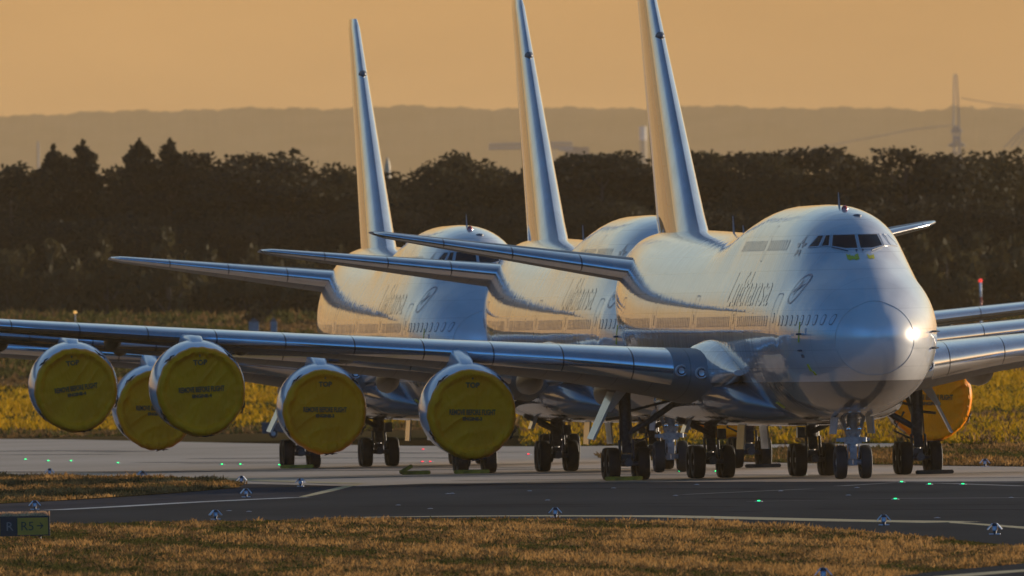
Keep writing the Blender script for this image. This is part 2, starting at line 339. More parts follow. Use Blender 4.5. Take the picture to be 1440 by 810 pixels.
def make_airliner():
    root = empty('airliner')
    P = M['paint']
    xs = list(np.concatenate([np.array([-7.8, -7.795, -7.78, -7.75, -7.7, -7.64, -7.56, -7.45, -7.3, -7.1, -6.9, -6.7, -6.5, -6.3]), np.arange(-6.05, 8, .25), np.arange(8, 26, .5), np.arange(26, 61, 1.0), [61.2]]))
    i63 = xs.index(-6.9)
    MB().loft([ring(x) for x in xs[:i63 + 1]], cap0=False, cap1=False).build('radome', M['radome'], root, smooth=60)
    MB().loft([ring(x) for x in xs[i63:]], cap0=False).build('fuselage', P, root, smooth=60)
    # radome joint
    m = MB(); a = [Vector(p) for p in ring(-6.915)]; b = [Vector(p) for p in ring(-6.885)]; ctr = Vector((-6.7, 0, 5.1))
    def grow(pp, e): return [ctr + (p - ctr) * (1 + e / (p - ctr).length) + Vector((-e, 0, 0)) for p in pp]
    m.loft([grow(a, .004), grow(a, .010), grow(b, .010), grow(b, .004)], cap0=False, cap1=False).build('radome_joint', M['letter'], root, smooth=60)
    # belly fairing round the wing roots
    rings = []
    for x, w, zt, zb in [(7.5, 1.6, 2.9, 2.2), (9, 2.75, 3.5, 2.08), (11, 3.35, 4.0, 1.98), (14, 3.72, 4.4, 1.93), (20, 3.8, 4.4, 1.93), (27, 3.78, 4.1, 1.95), (31, 3.5, 3.8, 2.02), (34.5, 2.7, 3.4, 2.12), (37, 1.5, 2.9, 2.3)]:
        r = []
        for k in range(32):
            q = 2 * math.pi * k / 32; c, s = math.cos(q), math.sin(q)
            r.append((x, w * math.copysign(abs(c) ** .7, c), (zt + zb) / 2 + (zt - zb) / 2 * math.copysign(abs(s) ** .7, s)))
        rings.append(r)
    rr = []
    for i in range(len(rings) - 1):
        for t in (0, .5): rr.append([tuple(np.array(p) * (1 - t) + np.array(q) * t) for p, q in zip(rings[i], rings[i + 1])])
    rr.append(rings[-1])
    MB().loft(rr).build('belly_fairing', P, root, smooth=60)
    # wings
    for sd in (1, -1):
        W = MB(); S = interp_secs(WING, 34); rg = wing_rings(S, sd); n = len(AF)
        W.loft(rg)
        # leading strip of bare metal: faces near the leading edge
        nn = len(rg) - 1; k = 0
        for i in range(nn):
            for j in range(n):
                if (j < 5 or j >= n - 3) and i > 2: W.mi[k] = 1
                k += 1
        w = W.build('wing', [M['wing'], M['slat']], root, smooth=50)
        # root fillet
        f = MB(); rings = []
        for t in np.linspace(0, 1, 12):
            x = 8.6 + t * 8; rr2 = []
            h = .12 + 1.05 * math.sin(math.pi * min(1, t * .62)) ** 1.2
            for q in np.linspace(0, 2 * math.pi, 20, endpoint=False):
                rr2.append((x, sd * (3.05 + (.25 + 1.25 * t) * math.cos(q) * .8), 3.95 + .2 * t + h * math.sin(q) * (.95 if math.sin(q) > 0 else .8)))
            rings.append(rr2)
        f.loft(rings).build('wing_root_fairing', P, w, smooth=60)
        # winglet
        wl = [(0, 38.4, 6.6, 4.1, .38), (.5, 39.2, 6.95, 3.4, .3), (.95, 40.6, 8.4, 1.6, .12)]
        rings = [[(al + c * ch, sd * (31.6 + s_ + h * th * (.4 if i == 0 else .9)), z + (h * th if i == 0 else 0)) for c, h in AF] for i, (s_, al, z, ch, th) in enumerate(wl)]
        MB().loft(rings).build('winglet', M['wing'], w, smooth=50)
        # flap track fairings under the trailing edge
        for y, ln, rad, zfc in ((5.6, 7.0, .44, 3.35), (8.5, 6.4, .42, 3.8), (15.0, 5.4, .34, 5.0), (18.7, 5.0, .31, 5.35), (23.3, 4.4, .28, 5.6)):
            te = wing_at(y, 1) + wing_at(y, 3); zt = wing_at(y, 2) - math.sin(wing_at(y, 5)) * wing_at(y, 3)
            prof = [(0, .02), (.04, .35), (.12, .62), (.3, .95), (.5, 1), (.7, .85), (.9, .4), (1, .03)]
            rings = []
            for t, rr2 in prof:
                x = te - ln * .68 + t * ln; zc = zfc + .1 - .25 * t
                rings.append([(x, sd * (y + rad * rr2 * math.cos(q)), zc + rad * 1.25 * rr2 * math.sin(q)) for q in np.linspace(0, 2 * math.pi, 16, endpoint=False)])
            MB().loft(rings).build('flap_track_fairing', M['wing'], w, smooth=60)
        # landing lights in the root of the leading edge
        for y in (3.95, 4.62):
            al = wing_at(y, 1); zl = wing_at(y, 2); mm = MB()
            mm.lathe([(-.02, .0), (-.06, .15), (-.03, .19)], 'x', (al - .02, sd * y, zl - .02), 20, 0)
            mm.lathe([(-.05, .19), (-.07, .205), (-.02, .225), (.25, .22)], 'x', (al - .02, sd * y, zl - .02), 20, 1)
            mm.build('landing_light', [M['glass'], M['frame']], w, smooth=60)
    # tail planes
    TP = [(1.0, 46.6, 7.72, 9.9, 1.05, 0), (2.0, 47.6, 7.86, 9.2, .98, 0), (10.5, 56.9, 9.25, 2.9, .27, 0), (10.9, 57.9, 9.33, 1.9, .12, 0)]
    for sd in (1, -1):
        W = MB().loft(wing_rings(interp_secs(TP[:3], 14) + TP[3:], sd)); k = 0
        for i in range(14):
            for j in range(len(AF)):
                if j < 4 or j >= len(AF) - 3: W.mi[k] = 1
                k += 1
        W.build('horizontal_stabilizer', [M['wing'], M['slat']], root, smooth=50)
    # fin and rudder
    FN = [(8.6, 42.2, 0, 13.9, 1.36, 0), (9.5, 44.5, 0, 12.9, 1.28, 0), (10.2, 45.4, 0, 12.2, 1.2, 0), (18.9, 57.6, 0, 4.7, .40, 0), (19.3, 58.5, 0, 3.6, .26, 0)]
    def fin_part(c0, c1):
        m = MB(); rings = []
        for (s_, al, _, ch, th, _) in interp_secs(FN[:4], 16) + FN[4:]:
            f = lambda c: float(np.interp(c, [q[0] for q in AF[:19]], [q[1] / 1.1 for q in AF[:19]]))
            cs = [c0] + [c for c, _ in AF[:19] if c0 + .01 < c < c1 - .01] + [c1]
            r = [(al + c * ch, th * f(c), s_) for c in cs] + [(al + c * ch, -th * f(c), s_) for c in cs[::-1] if f(c) > 1e-5]
            rings.append(r)
        m.loft(rings)
        if c0 == 0:
            n = len(rings[0]); m.mi = [1 if (k < len(rings) * n and (k % n < 4 or k % n > n - 6)) else 0 for k in range(len(m.mi))]
        return m
    fin = fin_part(0., .697).build('tail_fin', [P_fin, M['slat']], root, smooth=50)
    fin_part(.70, 1.).build('rudder', P_fin, fin, smooth=50)
    m = MB(); z = 16.85; al = float(np.interp(z, [s[0] for s in FN], [s[1] for s in FN]))
    m.lathe([(-.2, 0), (-.19, .05), (-.1, .10), (.15, .155), (.32, .19)], 'x', (al, 0, z), 16); m.build('antenna_probe', M['seam'], fin, smooth=60)
    m = MB(); m.loft([[(61.1, .22 * math.cos(q), 8.25 + .28 * math.sin(q)) for q in np.linspace(0, 6.283, 16, endpoint=False)], [(61.5, .12 * math.cos(q), 8.3 + .14 * math.sin(q)) for q in np.linspace(0, 6.283, 16, endpoint=False)]])
    m.build('exhaust_outlet', M['dark'], root, smooth=40)
    # engines
    for sd in (1, -1):
        for y, xi, zc in ENG:
            m = MB(); c = (xi, sd * y, zc)
            m.lathe([(1.0, 1.18), (.35, 1.22), (.1, 1.33), (0, 1.44), (.06, 1.52), (.16, 1.57), (.28, 1.605)], 'x', c, 56, 1)
            m.lathe([(.28, 1.605), (.6, 1.68), (1.0, 1.735), (1.7, 1.765), (2.5, 1.73), (3.3, 1.6), (4.0, 1.44), (4.05, 1.30)], 'x', c, 56, 0)
            m.v = [(v[0], v[1], v[2] + .10 * min(max(v[0] - xi, 0), 1.6)) for v in m.v]
            m.lathe([(1.0, 0), (1.0, 1.2)], 'x', c, 40, 2)
            e = m.build('engine', [M['nac'], M['lip'], M['dark']], root, smooth=40)
            MB().lathe([(3.4, 1.22), (4.1, 1.1), (5.0, .92), (5.9, .72), (5.85, .6), (6.2, .45), (7.0, .1), (7.05, 0)], 'x', c, 40).build('exhaust_cone', M['dark'], e, smooth=40)
            al = wing_at(y, 1); zl = wing_at(y, 2); p = MB(); rings = []
            for x, w2, z0, z1 in ((xi + .75, .05, zc + 1.55, zc + 1.72), (xi + 1.2, .22, zc + 1.5, zc + 1.90), (xi + 2.0, .30, zc + 1.4, zc + 2.08), (al - .2, .33, zc + 1.2, max(zl + .1, zc + 2.1)), (al + 1.5, .33, zc + .9, zl + .3), (al + 3.5, .28, zc + 1.0, zl + .1), (al + 5.5, .08, zl - .55, zl - .1)):
                rings.append([(x, sd * y + w2 * math.copysign(abs(math.cos(q)) ** .5, math.cos(q)), (z0 + z1) / 2 + (z1 - z0) / 2 * math.copysign(abs(math.sin(q)) ** .5, math.sin(q))) for q in np.linspace(0, 6.2832, 16, endpoint=False)])
            p.loft(rings).build('pylon', M['nac'], e, smooth=50)
    # main gear
    for sd in (1, -1):
        for kind, gx, gy in (('wing', 23.6, 5.5), ('body', 26.7, 1.92)):
            ztop = 3.7 if kind == 'wing' else 3.0
            m = MB(); y = sd * gy
            m.tube([(gx, y, .95), (gx, y, 1.5)], .13, 14, 1)
            m.tube([(gx, y, 1.45), (gx, y, 1.5), (gx, y, 2.3), (gx, y, ztop)], [.2, .225, .225, .24], 16, 0)
            m.tube([(gx - .95, y, .66), (gx + .95, y, .66)], .15, 12, 0)
            m.box((gx, y, .80), (.5, .36, .34), 0)
            for dx in (-.735, .735): m.tube([(gx + dx, y - .62, .62), (gx + dx, y + .62, .62)], .09, 10, 0)
            for dy in (-.26, .26): m.tube([(gx - .5, y + dy, .8), (gx - .25, y + dy, 1.5)], .05, 8, 0)
            m.box((gx - .3, y, 1.25), (.08, .34, .5), 0, Matrix.Rotation(R(25), 3, 'Y'))
            # side and drag braces, actuators, pipes
            if kind == 'wing':
                m.tube([(gx - .1, y - sd * .1, 1.75), (gx - .2, y - sd * 1.05, 2.3), (gx - .3, y - sd * 2.0, 2.95)], [.11, .12, .12], 10, 0)
                m.tube([(gx + .2, y - sd * .1, 2.2), (gx + 1.8, y - sd * .2, 3.2)], .09, 10, 0)
                m.tube([(gx - .2, y - sd * .2, 2.6), (gx - .2, y - sd * 1.7, 2.95)], .05, 8, 0)
                m.tube([(gx - .15, y - sd * .5, 2.35), (gx - .25, y - sd * .9, 1.65), (gx - .1, y - sd * .15, 1.3)], .045, 8, 0)
                m.tube([(gx, y + sd * .15, 2.35), (gx, y + sd * .72, 2.28)], .05, 8, 0)
            else:
                m.tube([(gx - .2, y, 1.65), (gx - .3, y + sd * .75, 2.05), (gx - .4, y + sd * 1.3, 2.3)], [.1, .12, .12], 10, 0)
                m.tube([(gx + .2, y, 1.7), (gx + 1.6, y, 2.6)], .09, 10, 0)
                m.tube([(gx - .2, y - sd * .3, 2.0), (gx - .2, y + sd * 1.2, 2.1)], .04, 8, 0)
                m.box((gx - .1, y - sd * .42, 1.65), (.4, .3, .4), 0)
            for q in (.26, -.26):
                m.tube([(gx - .26, y + q, .7), (gx - .3, y + q * .9, 1.3), (gx - .24, y + q * .8, 2.0), (gx - .2, y + q * .6, ztop)], .022, 6, 0)
            g = m.build('main_gear', [M['gear'], M['chrome']], root, smooth=40)
            for dx in (-.735, .735):
                for dy in (-.56, .56): wheel('wheel', (gx + dx, y + dy, .62), g)
            d = MB()
            if kind == 'wing':
                a = Vector((gx - .55, sd * 5.86, 3.25)); b = Vector((gx - .55, sd * 6.72, 1.52)); wv = Vector((1.5, sd * .10, .05)); t = Vector((0, sd * .07, .035))
                d.loft([[a, a + wv, a + wv + t, a + t], [b, b + wv * .8, b + wv * .8 + t, b + t]])
                a2 = a + Vector((-.35, -sd * .02, .1)); b2 = a2 + (b - a) * .45; wv2 = Vector((.12, -sd * .36, 0)); d.loft([[a2, a2 + wv2, a2 + wv2 + t, a2 + t], [b2, b2 + wv2 * .3, b2 + wv2 * .3 + t, b2 + t]])
            else:
                a = Vector((gx - 1.3, y - sd * .62 if False else sd * (gy + .78), 2.35)); b = a + Vector((0, sd * .22, -.62)); wv = Vector((1.2, 0, 0)); t = Vector((-.02, sd * .14, 0))
                d.loft([[a, a + wv, a + wv + t, a + t], [b, b + wv, b + wv + t, b + t]])
            d.build('gear_door', M['nac'], g)
            if kind == 'body':
                e = MB(); a = Vector((gx + 1.3, sd * .35, 2.3)); b = a + Vector((0, sd * .1, -1.25)); wv = Vector((2.2, 0, 0)); t = Vector((0, sd * .06, 0))
                e.loft([[a, a + wv, a + wv + t, a + t], [b, b + wv, b + wv + t, b + t]]).build('gear_door', M['nac'], g)
    # nose gear
    m = MB()
    m.tube([(0, 0, .5), (-.05, 0, 1.15)], .11, 14, 1)
    m.tube([(-.05, 0, 1.0), (-.06, 0, 1.3), (-.1, 0, 2.4)], [.15, .18, .2], 16, 0)
    m.tube([(0, -.46, .62), (0, .46, .62)], .1, 12, 0)
    m.box((.02, 0, .62), (.26, .3, .26), 0)
    for sd in (1, -1):
        m.tube([(-.15, sd * .12, 1.35), (-.3, sd * .42, 2.35)], .07, 10, 0)
        m.tube([(-.2, sd * .16, 1.42), (-.22, sd * .62, 1.44)], .07, 10, 0)
        m.tube([(-.3, sd * .40, 1.36), (-.3, sd * .40, 1.52)], .10, 10, 0)
        m.tube([(.15, sd * .15, 1.6), (1.5, sd * .3, 2.4)], .06, 8, 0)
        m.tube([(-.2, sd * .2, .75), (-.24, sd * .22, 1.3), (-.2, sd * .2, 2.2)], .02, 6, 0)
    m.box((-.16, 0, 1.42), (.2, .62, .26), 0); m.box((-.2, 0, 1.75), (.2, .5, .16), 0); m.box((-.2, 0, .95), (.1, .26, .45), 0, Matrix.Rotation(R(-20), 3, 'Y'))
    ng = m.build('nose_gear', [M['gearlight'], M['chrome']], root, smooth=40)
    for dy in (-.46, .46): wheel('wheel', (0, dy, .62), ng, w=.42)
    for dy, z in ((-.2, 1.86), (.2, 1.86)):
        MB().lathe([(-.1, 0), (-.14, .07), (-.1, .1), (.06, .09), (.1, 0)], 'x', (-.36, dy, z), 16).build('landing_light', M['chrome'], ng, smooth=60)
    for sd in (1, -1):
        a = Vector((-1.0, sd * .62, 2.28)); b = a + Vector((0, sd * .07, -.62)); t = Vector((0, sd * .05, 0)); wv = Vector((1.9, 0, 0))
        MB().loft([[a, a + wv, a + wv + t, a + t], [b + Vector((.15, 0, 0)), b + wv, b + wv + t, b + t + Vector((.15, 0, 0))]]).build('gear_door', M['gearlight'], ng)
    # cockpit windows (seen from the front: y, z)
    panes = [[(.055, 8.93), (.055, 8.43), (.48, 8.43), (.92, 8.53), (.80, 8.93)], [(1.02, 8.55), (.90, 8.93), (1.03, 8.92), (1.24, 8.54)], [(1.33, 8.54), (1.11, 8.92), (1.27, 8.91), (1.62, 8.52)]]
    for sd in (1, -1):
        for pp in panes:
            cx = sum(p[0] for p in pp) / len(pp); cz = sum(p[1] for p in pp) / len(pp)
            def dense(poly, k=5):
                o = []
                for i in range(len(poly)):
                    a, b = poly[i], poly[(i + 1) % len(poly)]
                    o += [(a[0] + (b[0] - a[0]) * t / k, a[1] + (b[1] - a[1]) * t / k) for t in range(k)]
                return o
            q = dense(pp); big = [(cx + (a - cx) * 1.0 + .028 * (1 if a > cx else -1), cz + (b - cz) + .028 * (1 if b > cz else -1)) for a, b in q]
            m = MB()
            r0 = [nose(sd * a, b, .004) for a, b in big]; r1 = [nose(sd * a, b, .03) for a, b in big]; r2 = [nose(sd * a, b, .03) for a, b in q]; r3 = [nose(sd * a, b, .018) for a, b in q]
            m.loft([r0, r1, r2, r3], 1, cap0=False, cap1=False)
            rr2 = [r3]
            for s_ in (.75, .5, .25): rr2.append([nose(sd * (cx + (a - cx) * s_), cz + (b - cz) * s_, .018) for a, b in q])
            m.loft(rr2, 0, cap0=False, cap1=True)
            m.build('cockpit_window', [M['glass'] if sd == 1 or pp is panes[0] else M['shade_glare'], M['frame']], root, smooth=30)  # port side panes pale: sun glare put into the pane colour
        m = MB(); m.tube([nose(sd * .93, 8.47, .05), nose(sd * .75, 8.42, .05), nose(sd * .42, 8.31, .05)], .022, 8); m.build('windshield_wiper', M['seam'], root, smooth=60)
        m = MB(); m.tube([nose(sd * .12, 8.40, .0), nose(sd * .11, 8.33, .06)], .03, 8); m.build('washer_nozzle', M['seam'], root, smooth=60)
    # yellow protective tape below the windscreen
    for (y0, y1, z0, z1) in ((.10, .52, 8.02, 8.22), (-.48, -.22, 8.05, 8.2)):
        g = [[nose(y0 + (y1 - y0) * i / 6, z0 + (z1 - z0) * j / 3 + .03 * math.sin(i * 2.1 + y0 * 9), .012) for i in range(7)] for j in range(4)]
        m = MB()
        for j in range(3):
            for i in range(6):
                if (i, j) in ((2, 2), (3, 2)): continue
                m.add([g[j][i], g[j][i + 1], g[j + 1][i + 1], g[j + 1][i]], [(0, 1, 2, 3)])
        m.build('tape_patch', M['tape'], root)
    # cabin windows
    def oval(x, z, w, h, side=1, k=16, off=.012, sh=0.):
        return [skin(x + w * math.copysign(abs(math.cos(q)) ** .75, math.cos(q)), z + h * math.copysign(abs(math.sin(q)) ** .8, math.sin(q)), side, off) for q in np.linspace(0, 6.2832, k, endpoint=False)]
    doors = [(-.75, 1.5), (8.9, 1.6), (20.6, 1.6), (32.6, 1.6), (43.6, 1.6)]
    def window(mb, x, z):
        mb.loft([oval(x, z, .118, .195), oval(x, z, .098, .168, off=.014)], 0, cap0=False, cap1=False)
        mb.loft([oval(x, z, .098, .168, off=.014), oval(x, z, .05, .08, off=.014)], 1, cap0=False, cap1=True)
    cnt = 0; rest = MB(); x = -6.55
    while x < 49:
        if all(abs(x - d) > w / 2 + .2 for d, w in doors):
            if x < 33: mb = MB(); window(mb, x, 5.85); mb.build('cabin_window', [M['seam'] if x < 0 else M['seam2'], M['shade_glare']], root); cnt += 1
            else: window(rest, x, 5.85 + max(0, x - 40) * .02)
        x += .508
    o = rest.build('cabin_window', [M['seam'], M['shade_glare']], root); o['kind'] = 'stuff'
    for x in [1.7 + .508 * i for i in range(10)] + [7.6 + .508 * i for i in range(14)]:
        mb = MB(); window(mb, x, 8.62); mb.build('cabin_window', [M['seam2'], M['shade_glare']], root)
    # doors: outline seams
    for d, w in doors + [(6.95, .9)]:
        z0, z1 = (4.75, 6.85) if w > 1 else (7.55, 9.25)
        if w < 1: z0, z1 = 8.05, 9.35
        hwid = w * .36; n = 10; path = []
        for q in np.linspace(0, 2 * math.pi, 40, endpoint=False):
            path.append((d + hwid * math.copysign(abs(math.cos(q)) ** .35, math.cos(q)), (z0 + z1) / 2 + (z1 - z0) / 2 * math.copysign(abs(math.sin(q)) ** .35, math.sin(q))))
        m = MB(); i0 = [skin(a, b, 1, .012) for a, b in path]; i1 = [skin(d + (a - d) * .93, (z0 + z1) / 2 + (b - (z0 + z1) / 2) * .975, 1, .012) for a, b in path]
        m.loft([i0, i1], cap0=False, cap1=False)
        o = m.build('cabin_door', [M['seam2'], M['shade_glare']], root)
        if w > 1:
            m = MB(); window(m, d, 5.95); m.build('door_window', [M['seam'], M['shade_glare']], o)
    # titles on the side (read from tail to nose)
    vs, fs, wd = text_mesh('Lufthansa', 2.0, 8); k = 10.6 / wd
    m = MB(); m.add([skin(6.6 - v[0] * k, 6.42 + v[1] * .92, 1, .014) for v in vs], fs); m.build('airline_title', M['letter'], root, recalc=False)
    # round emblem with a flying crane
    def em(u, v): return skin(-2.75 - u * 1.0, 7.0 + v, 1, .016)
    m = MB(); C = [(math.cos(q), math.sin(q)) for q in np.linspace(0, 6.2832, 40, endpoint=False)]
    m.loft([[em(.54 * c, .54 * s) for c, s in C], [em(.475 * c, .475 * s) for c, s in C]], cap0=False, cap1=False)
    crane = [[(-.42, -.18), (-.2, -.1), (-.05, .0), (-.08, .06), (-.25, -.02)], [(-.08, .0), (.05, -.06), (.2, .04), (.42, .2), (.2, .13), (.05, .08), (-.08, .06)], [(-.06, .06), (.02, .08), (-.02, .22), (-.16, .34), (-.1, .2)], [(.02, .08), (.08, .09), (.04, .26), (-.04, .36), (.0, .22)], [(-.02, -.02), (.05, -.05), (.0, -.2), (-.1, -.26)]]
    for pl in crane: m.add([em(a, b) for a, b in pl], [tuple(range(len(pl)))])
    m.build('emblem', M['logo'], root, recalc=False)
    # five-pointed alliance mark beside the cockpit
    m = MB()
    for i in range(5):
        q = R(90 + 72 * i); c, s = math.cos(q), math.sin(q)
        kite = [(.52, 0), (.22, .13), (.13, .0), (.22, -.13)]
        m.add([skin(-.4 - (a * c - b * s) * 1.05, 8.53 + (a * s + b * c) * .85, 1, .016) for a, b in kite], [(0, 1, 2, 3)])
    m.build('emblem', M['logo'], root, recalc=False)
    # probes and tape on the nose side
    for (xx, zz, w, h, mk) in ((-4.45, 5.42, .05, .38, 'tape'), (-5.0, 5.45, .05, .12, 'frame'), (-4.75, 4.12, .07, .13, 'tape'), (-4.6, 4.55, .10, .06, 'seam'), (-4.9, 3.92, .06, .07, 'tape'), (5.5, 2.75, .3, .1, 'tape')):
        m = MB(); q = [(-1, -1), (1, -.9), (.9, 1), (-.9, .95)]; m.loft([[skin(xx + a * w, zz + b * h, 1, .0) for a, b in q], [skin(xx + a * w, zz + b * h, 1, .03) for a, b in q]]); m.build('tape_patch' if mk == 'tape' else 'sensor_port', M[mk], root)
    for sd in (1, -1):
        for zz in (5.35, 4.75):
            m = MB(); p = skin(-4.6, zz, sd, 0); m.tube([p, p + Vector((-.05, sd * .15, 0)), p + Vector((-.45, sd * .2, 0))], [.04, .04, .02], 8); m.build('pitot_probe', M['seam'], root, smooth=60)
    # aerials and beacon
    for x, h in ((2.3, .52), (33.5, .62), (30.5, .3)):
        zt = float(section(x)[-1, 1]); m = MB(); m.loft([[(x, -.03, zt - .03), (x + .3, -.015, zt - .03), (x + .3, .015, zt - .03), (x, .03, zt - .03)], [(x + .25, -.012, zt + h), (x + .36, -.008, zt + h), (x + .36, .008, zt + h), (x + .25, .012, zt + h)]]); m.build('blade_antenna', M['wing'], root)
    x = .9; zt = float(section(x)[-1, 1]); m = MB(); m.lathe([(-.05, .12), (.03, .12), (.09, .1), (.14, .05), (.155, 0)], 'z', (x, 0, zt), 16); m.build('beacon_light', M['red'], root, smooth=60)
    x = -.35; zt = float(section(x)[-1, 1]); m = MB(); m.lathe([(-.05, .16), (.02, .16), (.05, .1), (.06, 0)], 'z', (x, -.3, zt - .03), 16); m.build('crew_hatch', M['seam'], root, smooth=60)
    return root

P_fin = mat('fin_paint', (.045, .065, .13), .35, coat=1, coat_r=.04, var=.12, scale=.5, bump=.0012, bscale=.5)
add_gaps(P_fin, 'Z', 1.55, .035, (.02, .025, .04))
M['gearlight'] = mat('gear_light_grey', (.34, .345, .36), .4, var=.2, scale=8)
ENG = [(12.07, 16.4, 2.62), (21.27, 24.6, 3.66)]
PLANES = [(12.3577, 1146.546, .1179), (6.0685, 1223.28, .0942), (-1.6284, 1300.08, .0844)]
LAB = ['foremost white jumbo jet, its whole nose and windscreen in view', 'middle white jumbo jet of the line, its nose hidden behind the foremost jet', 'rearmost white jumbo jet of the line, fin farthest to the left']

def copy_tree(o, parent=None):
    c = o.copy(); COL.objects.link(c)
    if parent: c.parent = parent
    for ch in kids.get(o, []): copy_tree(ch, c)
    return c
proto = make_airliner()
kids = {}
for o in list(COL.objects):
    if o.parent: kids.setdefault(o.parent, []).append(o)
JETS = []
for i, (X, Y, th) in enumerate(PLANES):
    o = proto if i == 0 else copy_tree(proto)
    o.location = (X, Y, 0); o.rotation_euler = (0, 0, R(90) + th)
    tag(o, LAB[i], 'airplane', 'jumbo jets parked in line'); JETS.append(Matrix.Translation((X, Y, 0)) @ Matrix.Rotation(R(90) + th, 4, 'Z'))

for i, ang in enumerate((R(-1.4), R(1.6), R(1.6))):     # each jet's tail plane is trimmed differently
    for o in (proto, *[q for q in COL.objects if q.name.startswith('airliner') and q != proto])[i].children:
        if o.name.startswith('horizontal_stabilizer'):
            pv_ = Vector((50.5, 0, 8.0)); o.matrix_local = Matrix.Translation(pv_) @ Matrix.Rotation(ang, 4, 'Y') @ Matrix.Translation(-pv_)

# ------------------------------------------------------------------ engine covers
def make_cover(num):
    root = empty('engine_cover')
    m = MB(); n = 180; rings = []
    rnd = random.Random(num)
    ph = [rnd.uniform(0, 6.28) for _ in range(8)]
    prof = [(.09, .02)] + [(.09 - .02 * r_ / 1.3, r_) for r_ in np.linspace(.12, 1.32, 14)] + [(.03, 1.36), (-.02, 1.40), (-.06, 1.48), (-.03, 1.55), (.05, 1.60), (.14, 1.63), (.24, 1.648), (.33, 1.66), (.34, 1.65)]
    for x, r in prof:
        rr = []
        for k in range(n):
            q = 2 * math.pi * k / n
            e = .012 * math.sin(9 * q + ph[0]) * (r / 1.7) ** 2 + .008 * math.sin(23 * q + ph[1]) * (r / 1.7) ** 3
            wy, wz = r * math.cos(q), r * math.sin(q)
            fold = (1 - abs(math.sin(4.6 * (wy * .62 + wz) + 1.3 * math.sin(1.7 * wy + ph[3]) + ph[4]))) ** 3 * (.5 + .5 * math.sin(1.9 * wy - 1.1 * wz + ph[5]))
            fold += .8 * (1 - abs(math.sin(11 * q + 1.5 * math.sin(3 * r + ph[6])))) ** 3 * min(1, max(0, r - .55)) * (.5 + .5 * math.sin(2 * q + ph[7]))
            e += (.04 * fold if r < 1.5 else .012 * fold) * -1
            low = max(0, -math.sin(q)) ** 3
            rr.append((x + e * 1.5 + (.0 if r < 1.6 else .05 * math.sin(6 * q + ph[2])), (r + (e if r > 1.3 else 0)) * math.cos(q), (r + (e if r > 1.3 else 0)) * math.sin(q) - (.05 * low if r > 1.5 else 0)))
        rings.append(rr)
    m.loft(rings, cap1=False); m.build('cover_sheet', M['cover'], root, smooth=50)
    for txt, size, z in (('TOP', .22, .98), ('REMOVE BEFORE FLIGHT', .23, -.03), ('ENGINE-%d' % num, .14, -.24)):
        vs, fs, wd = text_mesh(txt, size * 1.2, bold=.009); sp = 1.72 / wd if len(txt) > 10 else 1.
        MB().add([(.022, -v[0] * sp, z + v[1]) for v in vs], fs).build('lettering', M['ink'], root, recalc=False)
    MB().add([(.022, a, 1.28 + b) for a, b in ((-.025, 0), (.025, 0), (.025, .1), (.08, .1), (0, .19), (-.08, .1), (-.025, .1))], [(0, 1, 2, 3, 4, 5, 6)]).build('arrow_mark', M['ink'], root, recalc=False)
    for q in (R(48), R(133), R(205), R(330), R(262)):
        s = MB(); c = Vector((.2, 1.66 * math.cos(q), 1.66 * math.sin(q))); tx = Vector((1, 0, 0)); tq = Vector((0, -math.sin(q), math.cos(q))); up = Vector((0, math.cos(q), math.sin(q)))
        for k in range(5):
            aa = k * 1.2566 + q; dv = tx * math.cos(aa) + tq * math.sin(aa); ln = rnd.uniform(.2, .34)
            s.tube([c + up * .02, c + dv * ln * .5 + up * .05, c + dv * ln + up * rnd.uniform(-.02, .08)], [.03, .025, .012], 6)
        s.build('tie_strap', M['strap'], root, smooth=60)
    return root
SGN = 1
COVERS = [(0, 1, 0, 'yellow engine cover nearest the foremost jet\'s fuselage, stencil read clearly', 3), (0, 1, 1, 'yellow engine cover on the outer engine of the foremost jet', 4), (1, 1, 0, 'yellow engine cover second from the fuselages, on the middle jet\'s inner engine', 3),
          (1, 1, 1, 'yellow engine cover farthest left in the photo', 4), (2, 1, 0, 'yellow engine cover half hidden behind the foremost jet\'s outer engine', 3), (1, -1, 0, 'yellow engine cover right of the nose wheels, behind a main gear leg', 2), (2, -1, 0, 'yellow engine cover glimpsed low between main gear legs under the foremost jet', 2)]
for pi, sd, ei, lab, num in COVERS:
    y, xi, zc = ENG[ei]; c = make_cover(num + 10 * 0)
    tilt = {(0, 1): R(-2), (1, 1): R(7)}.get((pi, ei), R(2)) if sd == 1 else 0
    c.matrix_world = JETS[pi] @ Matrix.Translation((xi, sd * y, zc)) @ Matrix.Rotation(tilt * (1 if pi != 1 else -1), 4, 'X') if ei == 1 else JETS[pi] @ Matrix.Translation((xi, sd * y, zc)) @ Matrix.Rotation(R(1.5), 4, 'X')
    tag(c, lab, 'engine cover', 'yellow engine inlet covers')

# ------------------------------------------------------------------ chocks
def make_chock(cr, ln=1.25, dark=False):
    m = MB(); h = .15
    m.loft([[(-ln / 2, -.12, 0), (-ln / 2, .12, 0), (-ln / 2, .07, h), (-ln / 2, -.07, h)], [(ln / 2, -.12, 0), (ln / 2, .12, 0), (ln / 2, .07, h), (ln / 2, -.07, h)]])
    for k in (-1, 1): m.tube([(k * ln * .47, 0, h * .5), (k * ln * .53, 0, h * .5)], .05, 8)
    return m.build(cr, M['chockdark' if dark else 'chock'])
CH = [(0, 23.6, 5.75, 'yellow wheel chock before the foremost jet\'s left-hand main wheels in the photo', 0), (1, 23.6, 5.75, 'yellow wheel chock below the big cover beside the foremost fuselage', 0),
      (2, 23.6, 5.75, 'yellow wheel chock under the leftmost main wheels in the photo', 0), (0, 23.6, -5.95, 'dark wheel chock by the rightmost main wheels in the photo', 1),
      (1, 23.6, -5.9, 'dark wheel chock at the far main wheels between the foremost jet\'s gear legs', 1)]
